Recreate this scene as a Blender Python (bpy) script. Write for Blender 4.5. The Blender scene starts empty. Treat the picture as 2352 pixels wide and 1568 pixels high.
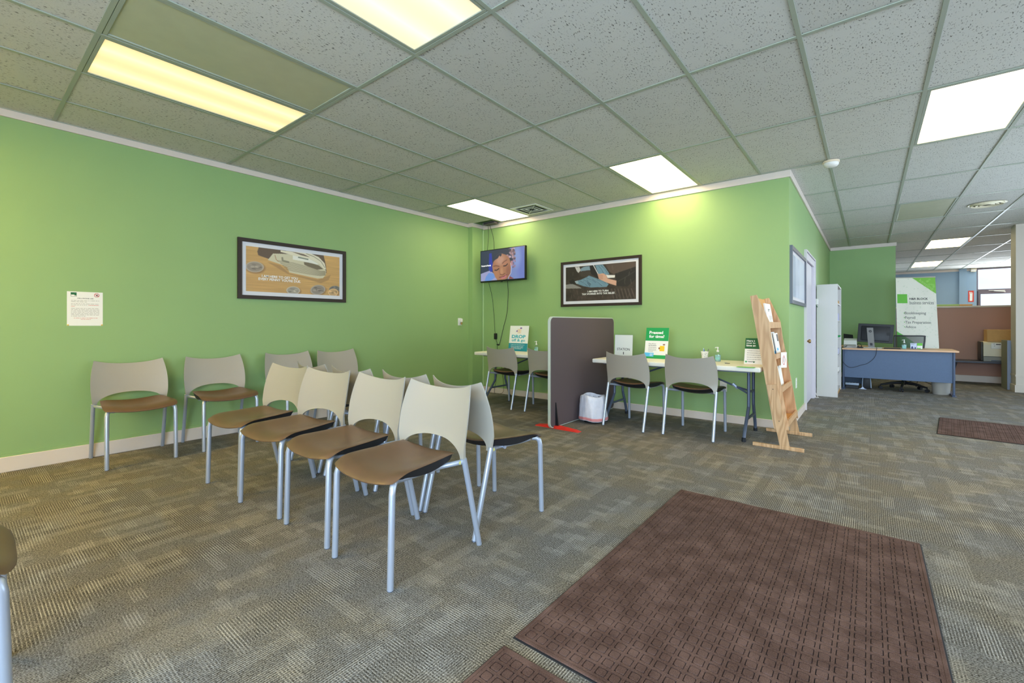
import bpy, bmesh, math, random
import numpy as np
from mathutils import Vector, Matrix

random.seed(7)
rng = np.random.default_rng(7)
scene = bpy.context.scene
col = scene.collection
PI = math.pi
R = math.radians

# ------------------------------------------------------------------ camera
cam_d = bpy.data.cameras.new('camera')
cam = bpy.data.objects.new('camera', cam_d)
col.objects.link(cam)
cam.location = (0, 0, 1.12)
cam.rotation_euler = (R(90), 0, R(38.58))
cam_d.sensor_width = 36.0
cam_d.lens = 1028 / 2352 * 36.0
cam_d.shift_y = -41 / 2352
cam_d.clip_start = 0.02
scene.camera = cam

# ------------------------------------------------------------------ world, daylight, exposure
scene.view_settings.view_transform = 'Standard'
scene.view_settings.look = 'None'
scene.view_settings.gamma = 1.0
scene.view_settings.use_curve_mapping = False
scene.view_settings.exposure = -0.06
world = bpy.data.worlds.new('world')
scene.world = world
world.use_nodes = True
bg = world.node_tree.nodes['Background']
bg.inputs[0].default_value = (0.80, 0.90, 1.0, 1)
bg.inputs[1].default_value = 2.2

def area_light(name, loc, rot, sx, sy, power, color):
    d = bpy.data.lights.new(name, 'AREA')
    d.shape = 'RECTANGLE'; d.size = sx; d.size_y = sy; d.energy = power; d.color = color
    o = bpy.data.objects.new(name, d); o.location = loc; o.rotation_euler = rot
    col.objects.link(o)
    return o
DAY = (0.58, 0.78, 1.0)
# daylight arriving through the shop-front glazing behind the camera and the side and far windows
area_light('daylight_front', (0.9, -2.20, 1.45), (R(90), 0, 0), 4.5, 2.0, 385, DAY)
area_light('daylight_side', (3.30, 6.4, 1.45), (R(90), 0, R(90)), 5.6, 2.0, 125, (0.70, 0.85, 1.0))
area_light('daylight_far', (2.9, 18.55, 1.8), (R(90), 0, R(180)), 0.8, 1.7, 110, (0.80, 0.90, 1.0))

# ------------------------------------------------------------------ materials
def lin(c):
    return tuple(((v / 255) / 12.92 if v / 255 <= 0.04045 else ((v / 255 + 0.055) / 1.055) ** 2.4) for v in c)

MATS = {}
def mat(name, rgb, rough=0.6, metal=0.0, noise=0.0, nscale=40.0, bump=0.0, bscale=200.0, spec=0.5, trans=0.0, coat=0.0):
    if name in MATS: return MATS[name]
    m = bpy.data.materials.new(name); m.use_nodes = True
    nt = m.node_tree; b = nt.nodes['Principled BSDF']
    c = lin(rgb)
    b.inputs['Base Color'].default_value = (*c, 1)
    b.inputs['Roughness'].default_value = rough
    b.inputs['Metallic'].default_value = metal
    b.inputs['Specular IOR Level'].default_value = spec
    b.inputs['Transmission Weight'].default_value = trans
    b.inputs['Coat Weight'].default_value = coat
    tc = nt.nodes.new('ShaderNodeTexCoord')
    if noise > 0:
        n = nt.nodes.new('ShaderNodeTexNoise'); n.inputs['Scale'].default_value = nscale; n.inputs['Detail'].default_value = 4
        nt.links.new(tc.outputs['Object'], n.inputs['Vector'])
        r = nt.nodes.new('ShaderNodeMapRange')
        r.inputs['From Min'].default_value = 0.3; r.inputs['From Max'].default_value = 0.7
        r.inputs['To Min'].default_value = 1 - noise; r.inputs['To Max'].default_value = 1 + noise
        nt.links.new(n.outputs['Fac'], r.inputs['Value'])
        mx = nt.nodes.new('ShaderNodeVectorMath'); mx.operation = 'SCALE'
        mx.inputs[0].default_value = c
        nt.links.new(r.outputs['Result'], mx.inputs['Scale'])
        nt.links.new(mx.outputs['Vector'], b.inputs['Base Color'])
    if bump > 0:
        n2 = nt.nodes.new('ShaderNodeTexNoise'); n2.inputs['Scale'].default_value = bscale; n2.inputs['Detail'].default_value = 3
        nt.links.new(tc.outputs['Object'], n2.inputs['Vector'])
        bp = nt.nodes.new('ShaderNodeBump'); bp.inputs['Strength'].default_value = bump; bp.inputs['Distance'].default_value = 0.004
        nt.links.new(n2.outputs['Fac'], bp.inputs['Height'])
        nt.links.new(bp.outputs['Normal'], b.inputs['Normal'])
    MATS[name] = m
    return m

class NT:
    """small node-tree helper"""
    def __init__(s, name):
        s.m = bpy.data.materials.new(name); s.m.use_nodes = True
        s.t = s.m.node_tree; s.b = s.t.nodes['Principled BSDF']
        s.tc = s.t.nodes.new('ShaderNodeTexCoord')
        MATS[name] = s.m
    def node(s, kind, **kw):
        n = s.t.nodes.new(kind)
        for k, v in kw.items(): setattr(n, k, v)
        return n
    def link(s, a, b): s.t.links.new(a, b)
    def math(s, op, a, b=None, c=None, clamp=False):
        n = s.t.nodes.new('ShaderNodeMath'); n.operation = op; n.use_clamp = clamp
        for i, v in enumerate((a, b, c)):
            if v is None: continue
            if isinstance(v, (int, float)): n.inputs[i].default_value = v
            else: s.link(v, n.inputs[i])
        return n.outputs[0]
    def mix(s, f, a, b):
        n = s.t.nodes.new('ShaderNodeMix'); n.data_type = 'RGBA'
        for sock, v in ((n.inputs[0], f), (n.inputs[6], a), (n.inputs[7], b)):
            if isinstance(v, (int, float)): sock.default_value = v
            elif isinstance(v, tuple): sock.default_value = (*v, 1)
            else: s.link(v, sock)
        return n.outputs[2]
    def noise(s, vec, scale, detail=2, rough=0.5):
        n = s.t.nodes.new('ShaderNodeTexNoise'); n.inputs['Scale'].default_value = scale
        n.inputs['Detail'].default_value = detail; n.inputs['Roughness'].default_value = rough
        s.link(vec, n.inputs['Vector']); return n.outputs['Fac']
    def ramp(s, v, a, b, t0=0.0, t1=1.0):
        n = s.t.nodes.new('ShaderNodeMapRange'); n.inputs['From Min'].default_value = a; n.inputs['From Max'].default_value = b
        n.inputs['To Min'].default_value = t0; n.inputs['To Max'].default_value = t1
        s.link(v, n.inputs['Value']); return n.outputs['Result']
    def scalevec(s, vec, sx, sy, sz):
        n = s.t.nodes.new('ShaderNodeVectorMath'); n.operation = 'MULTIPLY'; n.inputs[1].default_value = (sx, sy, sz)
        s.link(vec, n.inputs[0]); return n.outputs[0]

def make_carpet():
    k = NT('carpet')
    sh = k.node('ShaderNodeVectorMath'); sh.operation = 'ADD'; sh.inputs[1].default_value = (20.13, 20.37, 0); k.link(k.tc.outputs['Object'], sh.inputs[0]); o = sh.outputs[0]
    sp = k.node('ShaderNodeSeparateXYZ'); k.link(o, sp.inputs[0]); x, y = sp.outputs[0], sp.outputs[1]
    sw = k.node('ShaderNodeCombineXYZ'); k.link(y, sw.inputs[0]); k.link(x, sw.inputs[1])
    def brick(vec, w, h):
        n = k.node('ShaderNodeTexBrick'); n.offset = 0.37; n.inputs['Scale'].default_value = 1.0
        n.inputs['Color1'].default_value = (0, 0, 0, 1); n.inputs['Color2'].default_value = (1, 1, 1, 1)
        n.inputs['Mortar'].default_value = (0, 0, 0, 1); n.inputs['Mortar Size'].default_value = 0.0
        n.inputs['Brick Width'].default_value = w; n.inputs['Row Height'].default_value = h
        k.link(vec, n.inputs['Vector']); return n.outputs['Color']
    pA = brick(sw.outputs[0], 0.23, 0.061)     # patches whose yarn rows run along the room
    pB = brick(o, 0.115, 0.049)                # patches whose yarn rows run across
    pC = brick(sw.outputs[0], 0.47, 0.19)
    sA = k.math('SINE', k.math('MULTIPLY', x, 2 * PI / 0.0096))
    sB = k.math('SINE', k.math('MULTIPLY', y, 2 * PI / 0.0102))
    dash = k.noise(k.scalevec(o, 330, 110, 1), 1.0, 2)
    dashB = k.noise(k.scalevec(o, 110, 330, 1), 1.0, 2)
    loops = k.ramp(k.noise(o, 190, 2, 0.6), 0.36, 0.66)
    rows = k.math('MULTIPLY', k.ramp(sA, -0.2, 0.8), k.ramp(dash, 0.36, 0.60))
    rowsB = k.math('MULTIPLY', k.ramp(sB, -0.2, 0.8), k.ramp(dashB, 0.36, 0.60))
    acr = k.ramp(pC, 0.55, 0.60)               # blocks woven across
    body = k.math('ADD', k.math('MULTIPLY', rows, k.math('SUBTRACT', 1.0, acr)), k.math('MULTIPLY', rowsB, acr))
    solidA = k.math('MULTIPLY', k.ramp(pA, 0.66, 0.82), k.ramp(sA, -0.1, 0.5))
    solidB = k.math('MULTIPLY', k.ramp(pB, 0.74, 0.86), k.ramp(sB, -0.1, 0.5))
    v = k.math('MULTIPLY', loops, 0.40)
    v = k.math('ADD', v, k.math('MULTIPLY', body, 0.46))
    v = k.math('ADD', v, k.math('MULTIPLY', solidA, 0.22))
    v = k.math('ADD', v, k.math('MULTIPLY', solidB, 0.22), clamp=True)
    hue = k.ramp(k.noise(o, 3.1, 2), 0.4, 0.6)
    lightc = k.mix(hue, lin((198, 188, 170)), lin((190, 187, 182)))
    c = k.mix(v, lin((52, 47, 39)), lightc)
    k.link(c, k.b.inputs['Base Color']); k.b.inputs['Roughness'].default_value = 0.95; k.b.inputs['Specular IOR Level'].default_value = 0.1
    bp = k.node('ShaderNodeBump'); bp.inputs['Strength'].default_value = 0.5; bp.inputs['Distance'].default_value = 0.003
    k.link(v, bp.inputs['Height']); k.link(bp.outputs[0], k.b.inputs['Normal'])
    return k.m

def make_tile_mat():
    k = NT('ceiling_tile'); o = k.tc.outputs['Object']
    oi = k.node('ShaderNodeObjectInfo')
    cb = k.node('ShaderNodeCombineXYZ'); k.link(k.math('MULTIPLY', oi.outputs['Random'], 40), cb.inputs[0])
    ad = k.node('ShaderNodeVectorMath'); ad.operation = 'ADD'; k.link(o, ad.inputs[0]); k.link(cb.outputs[0], ad.inputs[1])
    v = ad.outputs[0]
    n1 = k.noise(k.scalevec(v, 120, 45, 40), 1.0, 3, 0.6)
    n2 = k.noise(v, 9.0, 2)
    pit = k.math('MULTIPLY', k.ramp(n1, 0.59, 0.645), k.ramp(n2, 0.36, 0.50))
    base = k.mix(oi.outputs['Random'], lin((202, 200, 192)), lin((212, 210, 203)))
    c = k.mix(pit, base, lin((96, 93, 86)))
    k.link(c, k.b.inputs['Base Color']); k.b.inputs['Roughness'].default_value = 0.9; k.b.inputs['Specular IOR Level'].default_value = 0.1
    bp = k.node('ShaderNodeBump'); bp.inputs['Strength'].default_value = 0.25; bp.inputs['Distance'].default_value = 0.003
    k.link(k.noise(v, 120, 3), bp.inputs['Height']); k.link(bp.outputs[0], k.b.inputs['Normal'])
    return k.m

def make_wood(name, a, b, axis_scale, rough=0.45):
    k = NT(name); o = k.tc.outputs['Object']
    v = k.scalevec(o, *axis_scale)
    n = k.noise(v, 1.0, 2, 0.4)
    rings = k.math('SINE', k.math('MULTIPLY', n, 60.0))
    f = k.noise(k.scalevec(o, axis_scale[0] * 12, axis_scale[1] * 12, axis_scale[2] * 6), 1.0, 3)
    t = k.math('ADD', k.ramp(rings, -1, 1, 0.0, 0.6), k.math('MULTIPLY', f, 0.4), clamp=True)
    k.link(k.mix(t, lin(a), lin(b)), k.b.inputs['Base Color']); k.b.inputs['Roughness'].default_value = rough
    return k.m

def make_mat_rug():
    k = NT('entrance_mat'); o = k.tc.outputs['Object']
    n = k.noise(o, 420, 2); big = k.noise(o, 9, 3)
    t = k.math('ADD', k.math('MULTIPLY', k.ramp(n, 0.3, 0.7), 0.55), k.math('MULTIPLY', k.ramp(big, 0.40, 0.75), 0.45), clamp=True)
    k.link(k.mix(t, lin((66, 46, 39)), lin((128, 101, 92))), k.b.inputs['Base Color'])
    k.b.inputs['Roughness'].default_value = 0.9; k.b.inputs['Specular IOR Level'].default_value = 0.15
    bp = k.node('ShaderNodeBump'); bp.inputs['Strength'].default_value = 0.5; bp.inputs['Distance'].default_value = 0.002
    k.link(n, bp.inputs['Height']); k.link(bp.outputs[0], k.b.inputs['Normal'])
    return k.m

def make_lens(name, rgb, strength, streak=0.35):
    """acrylic troffer lens, brighter along its two tubes"""
    k = NT(name); o = k.tc.outputs['Object']
    sp = k.node('ShaderNodeSeparateXYZ'); k.link(o, sp.inputs[0])
    d = k.math('ABSOLUTE', k.math('SUBTRACT', k.math('ABSOLUTE', sp.outputs[0]), 0.13))
    g = k.ramp(d, 0.0, 0.13, 1.0, 0.0)
    g = k.math('MULTIPLY', g, g)
    s = k.math('MULTIPLY', k.math('ADD', k.math('MULTIPLY', g, streak), 1 - streak * 0.5), strength)
    k.b.inputs['Base Color'].default_value = (0.6, 0.58, 0.5, 1)
    k.b.inputs['Roughness'].default_value = 0.4
    k.b.inputs['Emission Color'].default_value = (*rgb, 1)
    k.link(s, k.b.inputs['Emission Strength'])
    return k.m

def attr_mat(name, emit=0.0, rough=0.5, coat=0.0):
    k = NT(name)
    a = k.node('ShaderNodeVertexColor'); a.layer_name = 'print'
    k.b.inputs['Roughness'].default_value = rough; k.b.inputs['Coat Weight'].default_value = coat
    if emit:
        k.b.inputs['Base Color'].default_value = (0.02, 0.02, 0.02, 1)
        k.link(a.outputs['Color'], k.b.inputs['Emission Color']); k.b.inputs['Emission Strength'].default_value = emit
    else:
        k.link(a.outputs['Color'], k.b.inputs['Base Color'])
    return k.m

def glass_mat(name, tint=(0.9, 0.95, 1.0), refl=0.12, rough=0.02):
    m = bpy.data.materials.new(name); m.use_nodes = True; nt = m.node_tree
    nt.nodes.remove(nt.nodes['Principled BSDF'])
    t = nt.nodes.new('ShaderNodeBsdfTransparent'); t.inputs[0].default_value = (*tint, 1)
    g = nt.nodes.new('ShaderNodeBsdfGlossy'); g.inputs['Roughness'].default_value = rough
    x = nt.nodes.new('ShaderNodeMixShader'); x.inputs[0].default_value = refl
    nt.links.new(t.outputs[0], x.inputs[1]); nt.links.new(g.outputs[0], x.inputs[2])
    nt.links.new(x.outputs[0], nt.nodes['Material Output'].inputs['Surface'])
    MATS[name] = m
    return m

M_CARPET = make_carpet()
M_TILE = make_tile_mat()
M_WALL = mat('green_paint', (146, 178, 115), 0.55, noise=0.015, nscale=3, bump=0.05, bscale=350)
M_BLUE = mat('blue_paint', (142, 168, 190), 0.6, noise=0.015, nscale=3)
M_BEIGE = mat('beige_paint', (214, 202, 186), 0.6)
M_TRIM = mat('trim_paint', (222, 208, 196), 0.5, noise=0.02, nscale=6)
M_GRID = mat('grid_metal', (162, 168, 152), 0.45)
M_DARK = mat('plenum_dark', (40, 38, 36), 0.9)
M_PLASTIC = mat('beige_plastic', (168, 162, 150), 0.42, bump=0.03, bscale=900)
M_VINYL = mat('brown_vinyl', (108, 81, 59), 0.34, noise=0.07, nscale=14, bump=0.06, bscale=500)
M_BLACKPL = mat('black_plastic', (24, 24, 27), 0.5)
M_SILVER = mat('silver_paint', (186, 194, 210), 0.32, metal=0.5, bump=0.03, bscale=1500)
M_WHITE = mat('white_plastic', (232, 230, 224), 0.45)
M_TABLE = mat('table_top', (236, 231, 218), 0.5, bump=0.05, bscale=400)
M_GREYST = mat('grey_steel', (98, 108, 128), 0.4, metal=0.3)
M_RUBBER = mat('rubber', (28, 30, 36), 0.7)
M_PAPER = mat('paper', (240, 238, 232), 0.7)
M_FRAME = mat('dark_frame', (46, 33, 26), 0.55, noise=0.1, nscale=30)
M_MATB = mat('picture_mat', (226, 224, 228), 0.7)
M_DIV = mat('divider_fabric', (92, 80, 84), 0.9, noise=0.06, nscale=300, bump=0.2, bscale=700)
M_DIVEDGE = mat('divider_edge', (196, 206, 196), 0.4)
M_RED = mat('red_plastic', (232, 50, 36), 0.5)
M_OAK = make_wood('oak', (186, 140, 94), (224, 186, 142), (9.0, 9.0, 1.1))
M_OAKP = make_wood('oak_panel', (206, 150, 84), (224, 176, 112), (2.0, 6.0, 0.8))
M_RUG = make_mat_rug()
M_TEXTW = mat('print_white', (246, 246, 244), 0.6)
M_TEXTK = mat('print_black', (44, 42, 44), 0.6)
M_TEXTG = mat('print_grey', (112, 110, 108), 0.6)
M_TEXTN = mat('print_faint', (150, 144, 136), 0.6)
M_GREEN = mat('print_green', (18, 160, 84), 0.5)
M_DGREEN = mat('print_dark_green', (24, 100, 50), 0.5)
M_LGREEN = mat('print_lime', (110, 196, 60), 0.5)
M_TEAL = mat('print_teal', (24, 140, 156), 0.5)
M_TEALT = mat('print_teal_text', (52, 176, 190), 0.5)
M_REDT = mat('print_red', (206, 60, 40), 0.6)
M_LBLUE = mat('print_light_blue', (90, 190, 240), 0.5)
M_YELLOW = mat('print_yellow', (246, 200, 30), 0.5)
M_SKINP = mat('print_brown_hand', (150, 92, 66), 0.5)
M_PURPLE = mat('print_purple', (130, 96, 168), 0.5)
M_CREAMP = mat('print_cream', (238, 220, 196), 0.5)
M_DESK = mat('desk_laminate', (80, 100, 130), 0.45, noise=0.03, nscale=60)  # grey laminate, the blue cast of daylight mixed into its colour
M_DESKDK = mat('desk_steel', (66, 80, 106), 0.4)
M_BEECH = make_wood('beech_top', (222, 172, 132), (236, 190, 150), (1.0, 8.0, 8.0))
M_BROWNP = mat('partition_fabric', (184, 142, 124), 0.9, noise=0.05, nscale=250, bump=0.2, bscale=600)
M_GREYP = mat('partition_grey', (150, 148, 138), 0.6)
M_PRINTER = mat('printer_cream', (226, 216, 186), 0.45)
M_PRINTDK = mat('printer_dark', (70, 66, 60), 0.5)
M_CARD = mat('cardboard', (206, 160, 98), 0.8, noise=0.03, nscale=30)
M_GLASS = glass_mat('clear_glass')
M_PICGLASS = glass_mat('picture_glass', (1, 1, 1), 0.06, 0.03)
M_ACRYL = glass_mat('clear_acrylic', (0.97, 0.99, 1.0), 0.04, 0.08)
M_GEL = mat('sanitizer_gel', (186, 228, 226), 0.15, trans=0.4)
M_BAG = mat('bin_liner', (226, 226, 236), 0.4, noise=0.05, nscale=20, bump=0.6, bscale=45)
M_PINK = mat('pink_drawstring', (232, 150, 150), 0.5)
M_BRASS = mat('brass', (170, 140, 90), 0.3, metal=0.9)
M_DOOR = mat('door_paint', (214, 208, 214), 0.45)
M_WINFR = mat('window_frame', (106, 96, 104), 0.5)
M_METAL = mat('brushed_metal', (208, 204, 196), 0.35, metal=0.35)
M_CABINET = mat('white_laminate', (214, 210, 206), 0.5, noise=0.02, nscale=3)
M_GREYFR = mat('grey_frame', (96, 100, 112), 0.4)
M_SNOW = mat('snow', (240, 244, 250), 0.9, noise=0.06, nscale=0.4)
M_STAMP = mat('sticker_yellow', (214, 214, 120), 0.5)
M_MESHB = glass_mat('chair_mesh', (0.55, 0.56, 0.55), 0.08, 0.6)
LENS_WARM = make_lens('lens_warm', (1.0, 0.74, 0.32), 1.3, 0.6)
LENS_L2 = make_lens('lens_warm_bright', (1.0, 0.80, 0.48), 1.2, 0.5)
LENS_HOT = make_lens('lens_bright', (1.0, 0.80, 0.42), 12.5, 0.3)
LENS_PINK = make_lens('lens_white', (1.0, 0.84, 0.52), 8.5, 0.3)
LENS_FAR = make_lens('lens_far', (1.0, 0.80, 0.42), 11.0, 0.2)
LENS_SHOP = make_lens('lens_shop', (1.0, 0.68, 0.14), 50.0, 0.3)
LENS_SHOP2 = make_lens('lens_shop_door', (1.0, 0.78, 0.36), 5.0, 0.3)
M_DEADLENS = mat('dead_lens', (186, 186, 156), 0.35, noise=0.04, nscale=8)

# ------------------------------------------------------------------ mesh helpers
ORG = {}
class MB:
    def __init__(s): s.v = []; s.f = []
    def add(s, vs, fs):
        o = len(s.v); s.v += [tuple(v) for v in vs]; s.f += [tuple(i + o for i in f) for f in fs]; return s
    def box(s, x0, x1, y0, y1, z0, z1, bev=0.0, seg=2, M=None):
        if bev <= 0:
            vs = [(x, y, z) for x in (x0, x1) for y in (y0, y1) for z in (z0, z1)]
            fs = [(0, 1, 3, 2), (4, 6, 7, 5), (0, 4, 5, 1), (2, 3, 7, 6), (0, 2, 6, 4), (1, 5, 7, 3)]
        else:
            bm = bmesh.new(); bmesh.ops.create_cube(bm, size=1.0)
            for v in bm.verts:
                v.co = Vector(((x0 + x1) / 2 + v.co.x * (x1 - x0), (y0 + y1) / 2 + v.co.y * (y1 - y0), (z0 + z1) / 2 + v.co.z * (z1 - z0)))
            bmesh.ops.bevel(bm, geom=bm.edges[:], offset=bev, segments=seg, affect='EDGES', profile=0.5)
            bm.verts.ensure_lookup_table(); bm.verts.index_update()
            vs = [v.co.copy() for v in bm.verts]; fs = [[v.index for v in f.verts] for f in bm.faces]; bm.free()
        if M is not None: vs = [M @ Vector(v) for v in vs]
        return s.add(vs, fs)
    def tube(s, pts, r, n=10, caps=True):
        pts = [Vector(p) for p in pts]; k = len(pts)
        rs = r if isinstance(r, (list, tuple)) else [r] * k
        vs = []; ref = None
        for i, p in enumerate(pts):
            t = (pts[min(i + 1, k - 1)] - pts[max(i - 1, 0)]).normalized()
            if ref is None:
                a = Vector((0, 0, 1)) if abs(t.z) < 0.9 else Vector((1, 0, 0))
                ref = t.cross(a).normalized()
            ref = (ref - t * ref.dot(t)).normalized(); b = t.cross(ref)
            for j in range(n):
                an = 2 * PI * j / n
                vs.append(p + (ref * math.cos(an) + b * math.sin(an)) * rs[i])
        fs = [(i * n + j, i * n + (j + 1) % n, (i + 1) * n + (j + 1) % n, (i + 1) * n + j) for i in range(k - 1) for j in range(n)]
        if caps: fs += [tuple(reversed(range(n))), tuple(range((k - 1) * n, k * n))]
        return s.add(vs, fs)
    def lathe(s, prof, n=24, c=(0, 0, 0), wob=None, sx=1, sy=1):
        vs = []
        for i, (r, z) in enumerate(prof):
            for j in range(n):
                a = 2 * PI * j / n; rr = r * (1 + (wob(a, z) if wob else 0))
                vs.append((c[0] + rr * math.cos(a) * sx, c[1] + rr * math.sin(a) * sy, c[2] + z))
        k = len(prof)
        fs = [(i * n + j, i * n + (j + 1) % n, (i + 1) * n + (j + 1) % n, (i + 1) * n + j) for i in range(k - 1) for j in range(n)]
        if prof[0][0] > 1e-6: fs.append(tuple(reversed(range(n))))
        if prof[-1][0] > 1e-6: fs.append(tuple(range((k - 1) * n, k * n)))
        return s.add(vs, fs)
    def prism(s, poly, a, b, plane='xz'):
        n = len(poly)
        def P(u, v, w): return {'xz': (u, w, v), 'yz': (w, u, v), 'xy': (u, v, w)}[plane]
        vs = [P(u, v, a) for u, v in poly] + [P(u, v, b) for u, v in poly]
        fs = [tuple(range(n)), tuple(reversed(range(n, 2 * n)))] + [(i, i + n, (i + 1) % n + n, (i + 1) % n) for i in range(n)]
        return s.add(vs, fs)
    def shell(s, top, bot):
        """closed skin between two equal (nu x nv) point grids"""
        nu, nv = len(top), len(top[0])
        vs = [p for r_ in top for p in r_] + [p for r_ in bot for p in r_]; o = nu * nv
        fs = []
        for i in range(nu - 1):
            for j in range(nv - 1):
                a, b, c, d = i * nv + j, (i + 1) * nv + j, (i + 1) * nv + j + 1, i * nv + j + 1
                fs.append((a, b, c, d)); fs.append((d + o, c + o, b + o, a + o))
        ring = [i * nv for i in range(nu)] + [(nu - 1) * nv + j for j in range(1, nv)] + [i * nv + nv - 1 for i in range(nu - 2, -1, -1)] + [j for j in range(nv - 2, 0, -1)]
        for q in range(len(ring)):
            a, b = ring[q], ring[(q + 1) % len(ring)]
            fs.append((b, a, a + o, b + o))
        return s.add(vs, fs)
    def mesh(s, name, m, off=(0, 0, 0), ang=38):
        me = bpy.data.meshes.new(name)
        me.from_pydata([(v[0] - off[0], v[1] - off[1], v[2] - off[2]) for v in s.v], [], s.f)
        bm = bmesh.new(); bm.from_mesh(me); bmesh.ops.recalc_face_normals(bm, faces=bm.faces); bm.to_mesh(me); bm.free()
        me.materials.append(m)
        me.shade_smooth(); me.set_sharp_from_angle(angle=R(ang)); me.update()
        return me
    def build(s, name, m, parent=None, ang=38):
        off = ORG.get(parent.name, (0, 0, 0)) if parent else (0, 0, 0)
        o = bpy.data.objects.new(name, s.mesh(name, m, off, ang)); col.objects.link(o)
        if parent: o.parent = parent; ORG[o.name] = off
        return o
    def build_at(s, name, m, loc, ang=38):
        """a thing that is one mesh: vertices given in world space, origin moved to its base"""
        o = bpy.data.objects.new(name, s.mesh(name, m, loc, ang)); o.location = loc; col.objects.link(o); ORG[o.name] = tuple(loc)
        return o

def tag(o, label=None, cat=None, group=None, kind=None):
    if label: o['label'] = label
    if cat: o['category'] = cat
    if group: o['group'] = group
    if kind: o['kind'] = kind
    return o
def thing(name, label, cat, loc=(0, 0, 0), group=None, kind=None):
    o = bpy.data.objects.new(name, None); o.empty_display_size = 0.1; o.location = loc; col.objects.link(o)
    ORG[o.name] = tuple(loc)
    return tag(o, label, cat, group, kind)
def struct(name, mb, m, ang=38):
    return tag(mb.build(name, m, None, ang), kind='structure')
def copy_tree(o, parent=None):
    c = o.copy(); col.objects.link(c)
    if parent: c.parent = parent
    for ch in o.children: copy_tree(ch, c)
    return c
def bxy(x0, x1, y0, y1, z0, z1, bev=0.0, seg=2): return MB().box(x0, x1, y0, y1, z0, z1, bev, seg)
def arc_pts(pts, steps=8):
    """Catmull-Rom through points"""
    P = [Vector(p) for p in pts]; P = [P[0] * 2 - P[1]] + P + [P[-1] * 2 - P[-2]]
    out = []
    for i in range(1, len(P) - 2):
        for k in range(steps):
            t = k / steps
            out.append(0.5 * ((2 * P[i]) + (P[i + 1] - P[i - 1]) * t + (2 * P[i - 1] - 5 * P[i] + 4 * P[i + 1] - P[i + 2]) * t * t + (3 * P[i] - P[i - 1] - 3 * P[i + 1] + P[i + 2]) * t ** 3))
    out.append(P[-2]); return out

class Face:
    """a flat printed face: origin o (lower left), unit axes ux, uy, normal n"""
    def __init__(s, o, ux, uy, w, h):
        s.o = Vector(o); s.ux = Vector(ux).normalized(); s.uy = Vector(uy).normalized(); s.n = s.ux.cross(s.uy).normalized(); s.w = w; s.h = h
    def p(s, x, y, d=0.0): return s.o + s.ux * x + s.uy * y + s.n * d
def slab(face, x0, x1, y0, y1, d0, d1, mb=None):
    mb = mb or MB()
    vs = [face.p(x, y, d) for x in (x0, x1) for y in (y0, y1) for d in (d0, d1)]
    return mb.add(vs, [(0, 1, 3, 2), (4, 6, 7, 5), (0, 4, 5, 1), (2, 3, 7, 6), (0, 2, 6, 4), (1, 5, 7, 3)])
def poly_slab(face, pts, d0, d1, mb=None):
    mb = mb or MB(); n = len(pts)
    vs = [face.p(x, y, d0) for x, y in pts] + [face.p(x, y, d1) for x, y in pts]
    return mb.add(vs, [tuple(range(n)), tuple(reversed(range(n, 2 * n)))] + [(i, i + n, (i + 1) % n + n, (i + 1) % n) for i in range(n)])
def ellipse(cx, cy, rx, ry, n=20, rot=0.0):
    return [(cx + rx * math.cos(a) * math.cos(rot) - ry * math.sin(a) * math.sin(rot), cy + rx * math.cos(a) * math.sin(rot) + ry * math.sin(a) * math.cos(rot)) for a in [2 * PI * i / n for i in range(n)]]
def text(face, body, x, y, w, m, parent, h=None, bold=0.0, d=0.0015, align='LEFT', shear=0.0, name='lettering', depth=0.0004):
    """one line of lettering, lower left corner at x, y, fitted to width w (and height h)"""
    cu = bpy.data.curves.new('font', 'FONT'); cu.body = body; cu.size = 1.0; cu.offset = bold; cu.shear = shear; cu.resolution_u = 3
    ob = bpy.data.objects.new('font', cu); col.objects.link(ob)
    dg = bpy.context.evaluated_depsgraph_get(); dg.update()
    me = bpy.data.meshes.new_from_object(ob.evaluated_get(dg))
    bpy.data.objects.remove(ob); bpy.data.curves.remove(cu)
    xs = [v.co.x for v in me.vertices]; ys = [v.co.y for v in me.vertices]
    x0, x1, y0, y1 = min(xs), max(xs), min(ys), max(ys)
    sx = w / (x1 - x0); sy = (h / (y1 - y0)) if h else sx
    mb = MB(); mb.add([face.p(x + (v.co.x - x0) * sx, y + (v.co.y - y0) * sy, d) for v in me.vertices], [tuple(p.vertices) for p in me.polygons])
    bpy.data.meshes.remove(me)
    off = ORG.get(parent.name, (0, 0, 0))
    me2 = bpy.data.meshes.new(name); me2.from_pydata([(v[0] - off[0], v[1] - off[1], v[2] - off[2]) for v in mb.v], [], mb.f); me2.materials.append(m)
    o = bpy.data.objects.new(name, me2); col.objects.link(o); o.parent = parent; ORG[o.name] = off
    return o
def word_lines(face, x, y, w, nlines, pitch, lh, m, parent, d=0.0012, seed=1, last=0.6, name='small_print'):
    """rows of print too small to read: word-length bars"""
    r = random.Random(seed); mb = MB()
    for i in range(nlines):
        cx = x; end = x + w * (last if i == nlines - 1 else 1.0); yy = y - i * pitch
        while cx < end - 0.004:
            ww = min(r.uniform(0.03, 0.16) * w, end - cx)
            mb.add([face.p(cx, yy, d), face.p(cx + ww, yy, d), face.p(cx + ww, yy + lh, d), face.p(cx, yy + lh, d)], [(0, 1, 2, 3)])
            cx += ww + 0.025 * w
    return mb.build(name, m, parent)

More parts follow.
